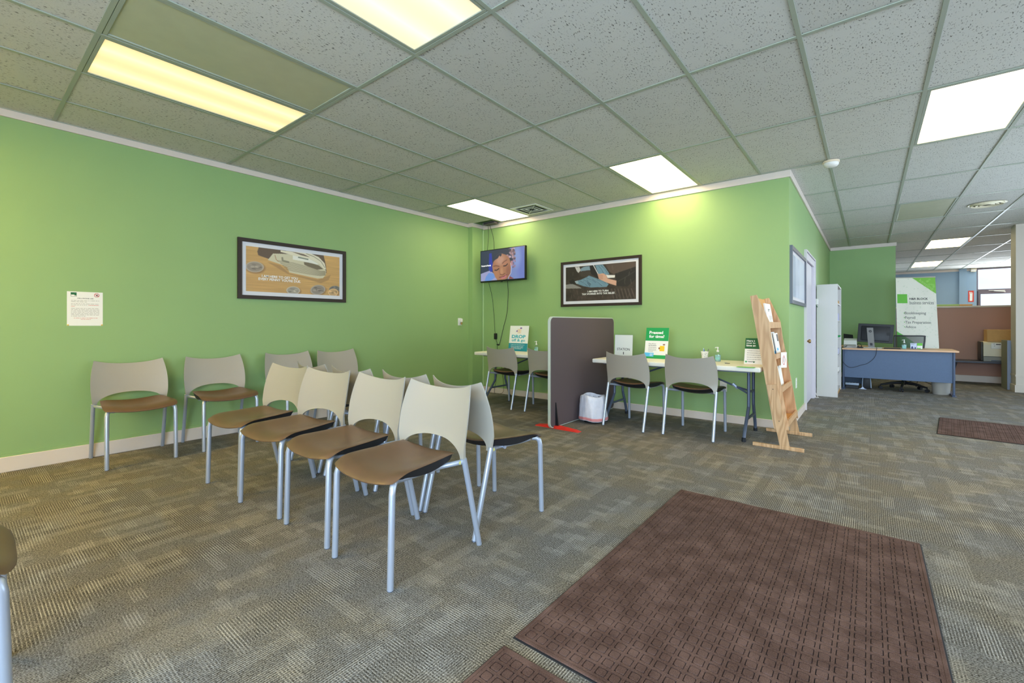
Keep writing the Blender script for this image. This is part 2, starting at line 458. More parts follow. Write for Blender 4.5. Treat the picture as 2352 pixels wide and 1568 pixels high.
# painted prints: colour attribute on a fine grid ------------------------------------
class Paint:
    def __init__(s, nu, nv, base):
        s.nu, s.nv = nu, nv
        s.u, s.v = np.meshgrid(np.linspace(0, 1, nu), np.linspace(0, 1, nv), indexing='ij')
        s.c = np.zeros((nu, nv, 3)); s.c[:] = base
    def blend(s, m, colr):
        m = np.clip(m, 0, 1)[..., None]; s.c = s.c * (1 - m) + np.asarray(colr, float) * m
    def mask(s, pts):
        m = np.zeros((s.nu, s.nv), bool); n = len(pts)
        for i in range(n):
            (x0, y0), (x1, y1) = pts[i], pts[(i + 1) % n]
            if y0 == y1: continue
            c = ((s.v > y0) != (s.v > y1)) & (s.u < (x1 - x0) * (s.v - y0) / (y1 - y0) + x0)
            m ^= c
        return m.astype(float)
    def soft(s, m, k=1):
        for _ in range(k):
            p = np.pad(m, 1, mode='edge')
            m = (p[:-2, 1:-1] + p[2:, 1:-1] + p[1:-1, :-2] + p[1:-1, 2:] + 2 * p[1:-1, 1:-1]) / 6
        return m
    def poly(s, pts, colr, soft=1, a=1.0): s.blend(s.soft(s.mask(pts), soft) * a, colr)
    def ell(s, cx, cy, rx, ry, colr, edge=0.15, rot=0.0, a=1.0):
        du, dv = s.u - cx, s.v - cy; c, q = math.cos(rot), math.sin(rot)
        d = np.sqrt(((du * c + dv * q) / rx) ** 2 + ((-du * q + dv * c) / ry) ** 2)
        s.blend(np.clip((1 - d) / edge + 0.5, 0, 1) * a, colr)
    def line(s, pts, w, colr, a=1.0, asp=2.0):
        d = np.full((s.nu, s.nv), 9.0)
        for (x0, y0), (x1, y1) in zip(pts[:-1], pts[1:]):
            dx, dy = (x1 - x0) * asp, y1 - y0; L = dx * dx + dy * dy + 1e-12
            t = np.clip(((s.u - x0) * asp * dx + (s.v - y0) * dy) / L, 0, 1)
            d = np.minimum(d, np.hypot((s.u - x0) * asp - t * dx, s.v - y0 - t * dy))
        s.blend(np.clip((w - d) / (w * 0.6) + 0.5, 0, 1) * a, colr)
    def grain(s, amt, su, sv, seed=0):
        g = np.random.default_rng(seed); a = g.random((su + 2, sv + 2))
        x = s.u * su; y = s.v * sv; i = x.astype(int); j = y.astype(int); fx = x - i; fy = y - j
        n = a[i, j] * (1 - fx) * (1 - fy) + a[i + 1, j] * fx * (1 - fy) + a[i, j + 1] * (1 - fx) * fy + a[i + 1, j + 1] * fx * fy
        s.c = s.c * (1 + amt * (n[..., None] * 2 - 1)); return n
    def blur(s, k=1):
        for ch in range(3): s.c[..., ch] = s.soft(s.c[..., ch], k)
    def plane(s, name, corners, m, parent):
        """corners: BL, BR, TR, TL in world space"""
        bl, br, tr, tl = [np.array(c, float) for c in corners]
        U, V = s.u[..., None], s.v[..., None]
        P = (bl * (1 - U) * (1 - V) + br * U * (1 - V) + tr * U * V + tl * (1 - U) * V) - np.array(ORG.get(parent.name, (0, 0, 0)))
        idx = np.arange(s.nu * s.nv).reshape(s.nu, s.nv)
        f = np.stack([idx[:-1, :-1], idx[1:, :-1], idx[1:, 1:], idx[:-1, 1:]], -1).reshape(-1, 4)
        me = bpy.data.meshes.new(name); me.from_pydata(P.reshape(-1, 3).tolist(), [], f.tolist())
        at = me.color_attributes.new('print', 'FLOAT_COLOR', 'POINT')
        c = np.clip(s.c, 0, 255) / 255; l = np.where(c <= 0.04045, c / 12.92, ((c + 0.055) / 1.055) ** 2.4)
        at.data.foreach_set('color', np.concatenate([l.reshape(-1, 3), np.ones((s.nu * s.nv, 1))], 1).ravel().astype(np.float32))
        me.materials.append(m)
        o = bpy.data.objects.new(name, me); col.objects.link(o); o.parent = parent; ORG[o.name] = ORG.get(parent.name, (0, 0, 0))
        return o

# ================================================================== THE SETTING
CZ = 2.74
XL, YB, XH, YA, YF, XR, YS = -5.10, 5.50, -0.66, 11.75, 18.70, 3.40, -2.30
struct('floor', bxy(-5.3, 3.6, -2.5, 18.9, -0.10, 0.0), M_CARPET)
struct('wall_left', bxy(-5.25, XL, -2.45, 5.65, 0, 2.95), M_WALL)
struct('wall_back', bxy(-5.10, XH, YB, 5.62, 0, 2.95), M_WALL)
w = MB(); w.box(-0.80, XH, 5.62, 7.03, 0, 2.95); w.box(-0.80, XH, 8.07, YA, 0, 2.95); w.box(-0.80, XH, 7.03, 8.07, 2.00, 2.95)
struct('wall_hall', w, M_WALL)
struct('wall_alcove', bxy(-0.80, 0.415, YA, YA + 0.12, 0, 2.95), M_WALL)
struct('wall_passage', bxy(0.295, 0.415, YA + 0.12, YF, 0, 2.95), M_BLUE)
w = MB(); w.box(0.295, 2.46, YF, YF + 0.15, 0, 2.95); w.box(2.46, 3.40, YF, YF + 0.15, 0, 1.0); w.box(2.46, 3.40, YF, YF + 0.15, 2.76, 2.95); w.box(3.30, 3.40, YF, YF + 0.15, 1.0, 2.76)
w.box(2.09, 2.25, YF - 0.05, YF, 0, 2.74)
struct('wall_far', w, M_BLUE)
# shop front behind the camera and side wall, both glazed
w = MB(); w.box(-5.25, 3.55, YS - 0.15, YS, 0, 0.35); w.box(-5.25, 3.55, YS - 0.15, YS, 2.55, 2.95)
for x0, x1 in ((-5.10, -1.40), (-0.60, -0.45), (1.0, 1.15), (3.15, 3.40)): w.box(x0, x1, YS - 0.15, YS, 0.35, 2.55)
struct('wall_front', w, M_BEIGE)
w = MB(); w.box(XR, XR + 0.15, YS, 3.4, 0, 2.95); w.box(XR, XR + 0.15, 9.4, YF + 0.15, 0, 2.95); w.box(XR, XR + 0.15, 3.4, 9.4, 0, 0.35); w.box(XR, XR + 0.15, 3.4, 9.4, 2.55, 2.95)
struct('wall_right', w, M_BEIGE)
n_win = 0
def window(frame_boxes, pane_box, m_fr=M_WINFR):
    global n_win; n_win += 1
    f = MB()
    for b in frame_boxes: f.box(*b)
    o = struct('window_%d' % n_win, f, m_fr)
    bxy(*pane_box).build('pane', M_GLASS, o)
    return o
for x0, x1 in ((-1.40, -0.60), (-0.45, 1.0), (1.15, 3.15)):
    window([(x0, x1, YS - 0.12, YS - 0.04, 0.35, 0.42), (x0, x1, YS - 0.12, YS - 0.04, 2.48, 2.55), (x0, x0 + 0.06, YS - 0.12, YS - 0.04, 0.42, 2.48), (x1 - 0.06, x1, YS - 0.12, YS - 0.04, 0.42, 2.48)],
           (x0 + 0.06, x1 - 0.06, YS - 0.085, YS - 0.075, 0.42, 2.48))
window([(XR + 0.03, XR + 0.12, 3.4, 9.4, 0.35, 0.42), (XR + 0.03, XR + 0.12, 3.4, 9.4, 2.48, 2.55)] + [(XR + 0.03, XR + 0.12, y, y + 0.07, 0.42, 2.48) for y in (3.4, 5.4, 7.4, 9.33)],
       (XR + 0.07, XR + 0.08, 3.47, 9.33, 0.42, 2.48))
# far window seen over the partition
wf = window([(2.46, 3.30, YF + 0.02, YF + 0.11, 2.70, 2.76), (2.46, 2.49, YF + 0.02, YF + 0.11, 1.0, 2.70), (3.27, 3.30, YF + 0.02, YF + 0.11, 1.0, 2.70), (2.46, 3.30, YF + 0.01, YF + 0.11, 2.06, 2.12), (2.46, 3.30, YF + 0.02, YF + 0.11, 1.0, 1.06)],
            (2.48, 3.28, YF + 0.06, YF + 0.07, 1.04, 2.72))
s = MB(); s.box(2.49, 2.54, YF - 0.01, YF + 0.05, 1.06, 2.06); s.box(3.22, 3.27, YF - 0.01, YF + 0.05, 1.06, 2.06); s.box(2.54, 3.22, YF - 0.01, YF + 0.05, 1.98, 2.06); s.box(2.54, 3.22, YF - 0.01, YF + 0.05, 1.06, 1.12)
s.build('sash', M_WINFR, wf)
h = MB(); h.tube([(2.70, YF - 0.03, 2.075), (3.02, YF - 0.03, 2.065)], 0.012); h.tube([(2.80, YF - 0.045, 2.06), (3.0, YF - 0.05, 2.035), (3.02, YF - 0.05, 2.02)], 0.014)
h.build('window_latch', M_METAL, wf)
hm = MB(); hp = [[(x, 34 + 12 * j / 6, -2 + 0.9 * j * (1 + 0.25 * math.sin(x * 0.4 + j))) for j in range(7)] for x in np.linspace(-14, 24, 24)]
hm.shell(hp, [[(p[0], p[1], p[2] - 2) for p in r_] for r_ in hp])
struct('hillside', hm, M_SNOW)
# pillar at the right
p = bxy(1.875, 2.9, 10.85, 11.18, 0, 2.95); pl = struct('wall_pillar', p, M_BEIGE)
bxy(1.862, 2.9, 10.835, 11.19, 0, 0.115).build('baseboard', M_BEIGE, pl)
bxy(1.868, 2.9, 10.843, 11.185, 0.255, 0.285).build('rail', M_BEIGE, pl)

# corner column on the left wall
struct('wall_column', bxy(XL, -5.005, 5.25, YB, 0, 2.95), M_WALL)
tag(bxy(-4.998, -4.985, 5.485, YB, 0.1, 2.66).build('cable_raceway', mat('raceway', (186, 214, 160), 0.4)), 'thin pale green cable strip running up the room corner', 'cable strip')

# baseboards and trims
o = struct('baseboard_left', bxy(XL, XL + 0.016, YS, 5.25, 0, 0.115, 0.003, 1), M_TRIM)
bxy(XL, XL + 0.010, YS, 5.25, 0.115, 0.136).build('painted_cap', M_WALL, o)
struct('baseboard_back', bxy(-5.005, XH + 0.012, YB - 0.014, YB, 0, 0.088, 0.003, 1), M_TRIM)
struct('baseboard_column', bxy(XL, -4.99, 5.236, YB - 0.014, 0, 0.10), M_TRIM)
w = MB(); w.box(XH, XH + 0.014, YB, 6.915, 0, 0.09); w.box(XH, XH + 0.014, 8.185, YA, 0, 0.09)
struct('baseboard_hall', w, M_TRIM)
struct('baseboard_alcove', bxy(XH, 0.415, YA - 0.014, YA, 0, 0.09), M_TRIM)
struct('trim_1', bxy(XL, XL + 0.018, YS, 5.25, 2.68, CZ, 0.003, 1), M_TRIM)
w = MB(); w.box(XL, -4.987, 5.232, 5.25, 2.68, CZ); w.box(-5.005, -4.987, 5.25, YB - 0.018, 2.68, CZ)
struct('trim_2', w, M_TRIM)
struct('trim_3', bxy(-4.987, XH + 0.018, YB - 0.018, YB, 2.664, CZ, 0.003, 1), M_TRIM)
struct('trim_4', bxy(XH, XH + 0.018, YB, YA - 0.018, 2.67, CZ, 0.003, 1), M_TRIM)
struct('trim_5', bxy(XH, 0.43, YA - 0.018, YA, 2.67, CZ, 0.003, 1), M_TRIM)
struct('trim_6', bxy(0.415, 2.46, YF - 0.018, YF, 2.67, CZ, 0.003, 1), M_TRIM)

# door in the hall wall
w = MB()
w.box(XH, XH + 0.018, 6.93, 7.03, 0, 2.06); w.box(XH, XH + 0.018, 8.07, 8.17, 0, 2.06); w.box(XH, XH + 0.018, 7.03, 8.07, 1.97, 2.06)
w.box(XH, XH + 0.030, 6.915, 6.935, 0, 2.065); w.box(XH, XH + 0.030, 8.165, 8.185, 0, 2.065); w.box(XH, XH + 0.030, 6.915, 8.185, 2.065, 2.085)
dr = struct('door_1', w, M_DOOR)
j = MB(); j.box(-0.80, XH, 7.03, 7.045, 0, 2.0); j.box(-0.80, XH, 8.055, 8.07, 0, 2.0); j.box(-0.80, XH, 7.045, 8.055, 1.985, 2.0); j.build('jamb', M_DOOR, dr)
lf = MB().box(-0.712, -0.672, 7.048, 8.052, 0.012, 1.98, 0.003, 1).build('leaf', M_DOOR, dr)
k = MB(); k.lathe([(0.028, 0), (0.028, 0.006), (0.012, 0.012), (0.012, 0.034), (0.026, 0.042), (0.028, 0.055), (0.020, 0.066), (0.0, 0.069)], 18)
k.v = [(-0.672 + v[2], 7.145 + v[0], 0.885 + v[1]) for v in k.v]
k.build('knob', M_BRASS, lf)

# ceiling: plenum slab, T-bars and lay-in panels
ceil = struct('ceiling', bxy(-5.3, 3.6, -2.5, 18.9, 2.95, 3.05), M_DARK)
GX = [XL, -4.58, -3.97, -3.36, -2.75, -2.139, -1.528, -0.917, -0.307, 0.304, 0.915, 1.525, 2.136, 2.747, XR]
GY = [YS, -1.959, -0.724, 0.511, 1.746, 2.981, 4.216, 5.47, 6.73, 8.03, 9.36, 10.63, 11.88, 13.24, 14.58, 15.90, 17.35, YF]
LIGHT_CELLS = {}
def xmin_for(y):      # solid rooms beyond the walls
    if y < YB: return XL
    if y < YA: return XH
    return 0.415
cache = {}
LAMPS = {(2, 3): 'L1', (3, 3): 'dead', (5, 3): 'L2', (1, 6): 'L3', (5, 6): 'L4', (9, 6): 'L5', (9, 9): 'dead2', (10, 12): 'L6', (10, 15): 'L7',
         (1, 1): 'B1', (5, 1): 'B2', (12, 3): 'B4'}
for j in range(len(GY) - 1):
    y0, y1 = GY[j], GY[j + 1]
    if abs(y0 - 5.47) < 1e-6: pass
    for i in range(len(GX) - 1):
        x0, x1 = GX[i], GX[i + 1]
        lim = max(xmin_for((y0 + y1) / 2), XL)
        if x1 <= lim + 0.03: continue
        x0 = max(x0, lim)
        if (i, j) in LAMPS: continue
        key = (round(x1 - x0, 3), round(y1 - y0, 3))
        dx, dy = x1 - x0 - 0.016, y1 - y0 - 0.016
        yc = (y0 + y1) / 2
        if (i, j) == (0, 6): dy -= 0.20; yc -= 0.10; key = (key[0], 'short')     # panel pushed back in the corner
        if key not in cache:
            cache[key] = MB().box(-dx / 2, dx / 2, -dy / 2, dy / 2, 0, 0.016, 0.002, 1).mesh('panel', M_TILE)
        o = bpy.data.objects.new('panel', cache[key]); col.objects.link(o); o.parent = ceil
        o.location = ((x0 + x1) / 2, yc, CZ + random.uniform(0.0, 0.0025))
for i, x in enumerate(GX):
    segs = [(YS, YB - 0.018)] if x < XH else ([(YS, YA - 0.018)] if x < 0.415 else [(YS, YF - 0.018)])
    for a, b in segs:
        xx = min(max(x, XL + 0.012), XR - 0.012)
        MB().box(xx - 0.0125, xx + 0.0125, a, b, CZ - 0.006, CZ + 0.001, 0.001, 1).box(xx - 0.003, xx + 0.003, a, b, CZ, CZ + 0.04).build('main_bar', M_GRID, ceil)
for y in GY:
    yy = min(max(y, YS + 0.012), YF - 0.012)
    a = xmin_for(yy) + 0.018
    if abs(y - 5.47) < 1e-6: a = XL + 0.12
    MB().box(a, XR, yy - 0.0125, yy + 0.0125, CZ - 0.0055, CZ + 0.0008, 0.001, 1).box(a, XR, yy - 0.003, yy + 0.003, CZ, CZ + 0.035).build('cross_bar', M_GRID, ceil)

def troffer(key, cell, lens, label, unlit=False):
    i, j = cell
    x0, x1, y0, y1 = GX[i] + 0.014, GX[i + 1] - 0.014, GY[j] + 0.014, GY[j + 1] - 0.014
    cx, cy = (x0 + x1) / 2, (y0 + y1) / 2; hx, hy = (x1 - x0) / 2, (y1 - y0) / 2
    t = thing('ceiling_light', label, 'ceiling light', (cx, cy, CZ), 'recessed fluorescent ceiling lights')
    b = MB(); f = 0.022
    for a in ((-hx, hx, -hy, -hy + f), (-hx, hx, hy - f, hy), (-hx, -hx + f, -hy + f, hy - f), (hx - f, hx, -hy + f, hy - f)):
        b.box(cx + a[0], cx + a[1], cy + a[2], cy + a[3], CZ - 0.004, CZ + 0.014, 0.002, 1)
    b.build('door_frame', M_GRID, t)
    MB().box(cx - hx + 0.004, cx + hx - 0.004, cy - hy + 0.004, cy + hy - 0.004, CZ + 0.016, CZ + 0.10).build('housing', M_WHITE, t)
    MB().box(cx - hx + f, cx + hx - f, cy - hy + f, cy + hy - f, CZ + 0.002, CZ + 0.010).build('lens', lens, t)
    return t
troffer('L1', (2, 3), LENS_WARM, 'warm yellow lit ceiling light running along the left green wall')
troffer('dead', (3, 3), M_DEADLENS, 'unlit olive grey ceiling light beside the warm yellow one')
troffer('L2', (5, 3), LENS_L2, 'warm lit ceiling light cut off by the top edge of the photo')
troffer('L3', (1, 6), LENS_PINK, 'lit white ceiling light above the wall television')
troffer('L4', (5, 6), LENS_HOT, 'bright lit ceiling light touching the back green wall trim')
troffer('L5', (9, 6), LENS_HOT, 'large bright ceiling light cut off by the right edge of the photo')
troffer('dead2', (9, 9), M_DEADLENS, 'unlit grey ceiling light over the way to the office desk')
troffer('L6', (10, 12), LENS_FAR, 'lit ceiling light over the brown office partition, the nearer of two far lights')
troffer('L7', (10, 15), LENS_FAR, 'smallest lit ceiling light, farthest away by the blue wall')
troffer('B1', (1, 1), LENS_SHOP, 'lit ceiling light by the shop front and left wall, outside the photo')
troffer('B2', (5, 1), LENS_SHOP2, 'lit ceiling light by the shop front door, outside the photo')
troffer('B4', (12, 3), LENS_PINK, 'lit ceiling light on the right side, outside the photo')

# air diffuser in the panel beside the television light
t = thing('air_diffuser', 'square stepped white ceiling air diffuser beside the television light', 'air vent', (-3.735, 5.13, CZ))
b = MB()
def ring(b, c, a, w, z0, z1):
    x, y = c
    b.box(x - a, x + a, y - a, y - a + w, z0, z1); b.box(x - a, x + a, y + a - w, y + a, z0, z1); b.box(x - a, x - a + w, y - a + w, y + a - w, z0, z1); b.box(x + a - w, x + a, y - a + w, y + a - w, z0, z1)
ring(b, (-3.735, 5.13), 0.220, 0.040, CZ - 0.008, CZ); b.build('outer_frame', M_WHITE, t)
bxy(-3.735 - 0.18, -3.735 + 0.18, 5.13 - 0.18, 5.13 + 0.18, CZ - 0.004, CZ - 0.002).build('throat', M_DARK, t)  # flat dark sheet painted for the shade up inside; the panel is uncut
for a in (0.125, 0.075):
    b = MB(); ring(b, (-3.735, 5.13), a, 0.012, CZ - 0.008, CZ - 0.004); b.build('louvre', M_WHITE, t)
b = MB()
for sx, sy in ((1, 1), (1, -1), (-1, 1), (-1, -1)): b.tube([(-3.735 + 0.02 * sx, 5.13 + 0.02 * sy, CZ - 0.006), (-3.735 + 0.175 * sx, 5.13 + 0.175 * sy, CZ - 0.006)], 0.003, 6)
b.build('rib', M_WHITE, t)
# round diffuser
t = thing('round_air_diffuser', 'round off-white ceiling air diffuser over the far office floor', 'air vent', (1.245, 8.72, CZ))
b = MB(); b.lathe([(0.155, 0), (0.185, -0.004), (0.19, 0)], 32, (1.245, 8.72, CZ - 0.0065)); b.lathe([(0.13, -0.004), (0.155, -0.02), (0.165, -0.004)], 32, (1.245, 8.72, CZ - 0.006)); b.build('flange', M_PRINTER, t)
for r_ in (0.045, 0.085): MB().lathe([(r_, -0.012), (r_ + 0.026, -0.022), (r_ + 0.03, -0.012)], 28, (1.245, 8.72, CZ - 0.006)).build('cone', M_PRINTER, t)
MB().lathe([(0.0, -0.001), (0.14, -0.001), (0.14, 0.0)], 28, (1.245, 8.72, CZ - 0.0065)).build('throat', M_GREYP, t)
# smoke detector
t = thing('smoke_detector', 'round white smoke detector on the ceiling near the wall corner', 'smoke detector', (-0.295, 5.46, CZ - 0.006))
MB().lathe([(0.070, 0.0), (0.070, -0.016), (0.064, -0.02)], 28, (-0.295, 5.46, CZ - 0.006)).build('base', mat('detector_base', (232, 214, 186), 0.5), t)
MB().lathe([(0.0, -0.058), (0.03, -0.057), (0.052, -0.050), (0.063, -0.036), (0.064, -0.020), (0.0, -0.020)], 28, (-0.295, 5.46, CZ - 0.006)).build('cover', M_WHITE, t)
# dark junction box at the lifted corner panel
t = thing('junction_box', 'small grey cable box on the ceiling corner above the television', 'cable box', (-4.74, 5.40, CZ - 0.035))
MB().box(-4.86, -4.62, 5.35, 5.44, CZ - 0.035, CZ + 0.01, 0.006, 2).build('cover', mat('box_grey', (96, 88, 86), 0.6), t)
MB().tube([(-4.84, 5.347, CZ - 0.014), (-4.64, 5.347, CZ - 0.014)], 0.004, 6).build('seam', M_DARK, t)

# ================================================================== CHAIRS
def make_chair():
    """stacking chair, front towards -y, origin on the floor under its middle"""
    t = thing('stacking_chair', 'x', 'chair')
    # backrest shell: two sleeves over the rear legs, an arch opening, a hollow top edge
    nz = 15
    ts = [-1.0, -0.965, -0.93, -0.90] + [-0.90 * math.cos(PI * k / 26) for k in range(1, 26)] + [0.90, 0.93, 0.965, 1.0]
    def hw(z):
        return 0.257 - ((z - 0.60) / 0.21) ** 2 * 0.027 if z > 0.60 else 0.257 - ((0.60 - z) / 0.155) ** 2 * 0.015
    def ys(z):
        return 0.142 + 0.066 * max(0, (z - 0.50) / 0.31) ** 1.6 + 0.010 * max(0, (0.52 - z) / 0.075)
    front, back = [], []
    for q in ts:
        a = min(abs(q) / 0.90, 1.0)
        zb = 0.445 + 0.093 * (1 - a ** 2.3) ** (1 / 2.0)
        zt = 0.778 + 0.034 * abs(q) ** 2.2
        rf, rb = [], []
        for k in range(nz):
            z = zb + (zt - zb) * k / (nz - 1)
            x = q * hw(z); fl = min(1, max(0.0, (z - 0.44) / 0.12))
            y = ys(z) + 0.044 * (1 - q * q) * (0.35 + 0.65 * fl)
            th = 0.0035 + 0.006 * (1 - fl)
            rf.append((x, y - th, z)); rb.append((x, y + th, z))
        front.append(rf); back.append(rb)
    MB().shell(front, back).build('backrest', M_PLASTIC, t, 50)
    # seat pad
    nu, nv = 19, 21
    def seat_pt(u, v, dz, inset=0.0):
        hwid = (0.238 - 0.036 * v ** 1.5 - 0.012 * max(0, (0.14 - v) / 0.14) ** 2) * (1 - inset)
        y = -0.285 + inset * 0.05 + (0.435 - inset * 0.12) * v + 0.026 * u ** 4 * (1 - v) ** 2 - 0.022 * u ** 4 * v ** 3
        z = 0.470 + 0.022 * u * u - 0.012 * math.sin(PI * v) * (1 - u * u) - 0.029 * max(0, (0.26 - v) / 0.26) ** 2 + 0.012 * v * v
        return (u * hwid, y, z + dz)
    us = [-math.cos(PI * i / (nu - 1)) for i in range(nu)]; vsn = [0.5 - 0.5 * math.cos(PI * j / (nv - 1)) for j in range(nv)]
    top = [[seat_pt(u, v, -0.013 * min(1.2, abs(u) ** 9 + abs(2 * v - 1) ** 14)) for v in vsn] for u in us]
    bot = [[seat_pt(u, v, -0.018, 0.03) for v in vsn] for u in us]
    seat = MB().shell(top, bot).build('seat', M_VINYL, t, 100)
    t2 = [[seat_pt(u, 0.09 + 0.89 * v, -0.0165, 0.035) for v in vsn] for u in us]
    b2 = [[seat_pt(u, 0.14 + 0.80 * v, -0.034 - 0.020 * math.sin(PI * v) - 0.010 * v, 0.06) for v in vsn] for u in us]
    MB().shell(t2, b2).build('seat_shell', M_BLACKPL, t, 50)
    for s in (-1, 1):
        lg = MB().tube([(s * 0.217, -0.262, 0.004), (s * 0.2155, -0.252, 0.40), (s * 0.213, -0.246, 0.428), (s * 0.203, -0.232, 0.441), (s * 0.185, -0.212, 0.442)], 0.0145, 14).build('leg', M_SILVER, t, 50)
        MB().lathe([(0.0120, 0), (0.0130, 0.002), (0.0125, 0.0042)], 14, (s * 0.217, -0.262, 0)).build('glide', M_GREYST, lg)
        lg = MB().tube([(s * 0.240, 0.260, 0.004), (s * 0.2405, 0.155, 0.440), (s * 0.2405, 0.150, 0.462)], 0.0142, 14).build('leg', M_SILVER, t, 50)
        MB().lathe([(0.0120, 0), (0.0130, 0.002), (0.0120, 0.0042)], 14, (s * 0.240, 0.2605, 0)).build('glide', M_GREYST, lg)
        ar = MB().tube(arc_pts([(s * 0.236, 0.155, 0.446), (s * 0.214, 0.11, 0.442), (s * 0.165, 0.03, 0.430), (s * 0.160, -0.15, 0.428), (s * 0.178, -0.205, 0.438)], 5), 0.0125, 10).build('side_rail', M_SILVER, t, 50)
        st = MB().lathe([(0.0085, 0), (0.0085, 0.0012)], 12); a = 1.1 * s
        st.v = [(s * (0.2365 + v[2]), 0.128 + v[0] * 0.95, 0.446 + v[1]) for v in st.v]
        st.build('sticker', M_STAMP, ar)
    MB().tube([(-0.186, 0.0, 0.425), (0.186, 0.0, 0.425)], 0.010, 8).build('cross_rail', M_SILVER, t)
    return t
CH = 'beige stacking chair with brown seat '
chairs = [  # x, y, heading (0 = facing -y), label, group
    (-1.785, 1.410, 0, CH + 'at the near end of the front row', 'A'),
    (-2.330, 1.432, 0, CH + 'second from the near end of the front row', 'A'),
    (-2.891, 1.415, 6, CH + 'third from the near end of the front row', 'A'),
    (-3.441, 1.408, 6, CH + 'at the far left end of the front row', 'A'),
    (-1.785, 1.975, 171, CH + 'back to back with the nearest front row chair', 'B'),
    (-2.330, 2.018, 178, CH + 'behind the second chair of the front row', 'B'),
    (-2.900, 1.985, 182, CH + 'behind the third chair of the front row', 'B'),
    (-3.460, 1.990, 178, CH + 'behind the far left chair of the front row', 'B'),
    (-4.800, 0.962, 89, CH + 'against the left wall, under the taped notice', 'C'),
    (-4.800, 1.600, 89, CH + 'against the left wall, second from the notice', 'C'),
    (-4.795, 2.310, 90, CH + 'against the left wall, third from the notice, partly hidden', 'C'),
    (-4.800, 2.885, 90, CH + 'against the left wall, nearest the television corner', 'C'),
    (-2.030, 4.725, 174, CH + 'tucked at the table beside the waste bin', 'D'),
    (-1.388, 4.752, 179, CH + 'tucked at the table nearest the wooden rack', 'D'),
    (-3.868, 4.790, 180, CH + 'tucked at the corner table under the television', 'D'),
    (-3.185, 4.812, 180, CH + 'at the corner table, half hidden by the divider panel', 'D'),
    (-2.045, -0.160, 178, CH + 'cut off at the lower left edge of the photo', 'E'),
]
GRP = {'A': 'front row of waiting chairs', 'B': 'rear row of waiting chairs', 'C': 'chairs along the left wall', 'D': 'chairs at the folding tables', 'E': 'chairs by the shop front'}
proto = make_chair()
for i, (x, y, a, lab, g) in enumerate(chairs):
    c = proto if i == 0 else copy_tree(proto)
    c.location = (x, y, 0); c.rotation_euler = (0, 0, R(a)); tag(c, lab, 'chair', GRP[g])

# ================================================================== FLOOR MATS
def floor_mat(x0, x1, y0, y1, label, group='brown entrance mats', rot=0.0):
    t = thing('floor_mat', label, 'mat', ((x0 + x1) / 2, (y0 + y1) / 2, 0), group)
    cx, cy = (x0 + x1) / 2, (y0 + y1) / 2
    b = MB().box(x0, x1, y0, y1, 0.0, 0.004, 0.0015, 1); b.build('backing', M_RUBBER, t)
    b = MB(); e = 0.020
    for q in ((x0 + 0.006, x1 - 0.006, y0 + 0.006, y0 + e), (x0 + 0.006, x1 - 0.006, y1 - e, y1 - 0.006), (x0 + 0.006, x0 + e, y0 + e, y1 - e), (x1 - e, x1 - 0.006, y0 + e, y1 - e)):
        b.box(*q, 0.003, 0.0095, 0.0025, 1)
    b.build('border', M_RUG, t)
    bx0, bx1, by0, by1 = x0 + e + 0.005, x1 - e - 0.005, y0 + e + 0.005, y1 - e - 0.005
    nx = round((bx1 - bx0) / 0.0468); ny = round((by1 - by0) / 0.0478); px, py = (bx1 - bx0) / nx, (by1 - by0) / ny
    lat = MB(); hwid = 0.0056
    for i in range(nx + 1): lat.box(bx0 + i * px - hwid, bx0 + i * px + hwid, by0 - hwid, by1 + hwid, 0.003, 0.0088)
    for j_ in range(ny + 1): lat.box(bx0 - hwid, bx1 + hwid, by0 + j_ * py - hwid, by0 + j_ * py + hwid, 0.003, 0.0087)
    tag(lat.build('lattice', M_RUG, t), kind='stuff')
    sq = MB(); h = 0.0160; cr = 0.0045
    for i in range(nx):
        for j_ in range(ny):
            a, b_ = bx0 + (i + 0.5) * px, by0 + (j_ + 0.5) * py; zt = 0.0092 + random.uniform(-0.0004, 0.0004)
            oc = [(-h + cr, -h), (h - cr, -h), (h, -h + cr), (h, h - cr), (h - cr, h), (-h + cr, h), (-h, h - cr), (-h, -h + cr)]
            vs = [(a + u, b_ + v, 0.003) for u, v in oc] + [(a + u * 0.9, b_ + v * 0.9, zt) for u, v in oc]
            sq.add(vs, [tuple(range(8, 16))] + [(k, (k + 1) % 8, (k + 1) % 8 + 8, k + 8) for k in range(8)])
    tag(sq.build('raised_squares', M_RUG, t, 30), kind='stuff')
    if rot: t.rotation_euler = (0, 0, R(rot))
    return t
floor_mat(-0.992, 0.207, 1.246, 3.062, 'large brown waffle floor mat in the foreground')
floor_mat(-0.992, 0.207, -0.60, 1.198, 'brown waffle floor mat cut off at the bottom edge, below the large mat')
floor_mat(0.590, 1.80, 6.17, 7.27, 'dark brown floor mat at the right edge, out in the hall', rot=-6)

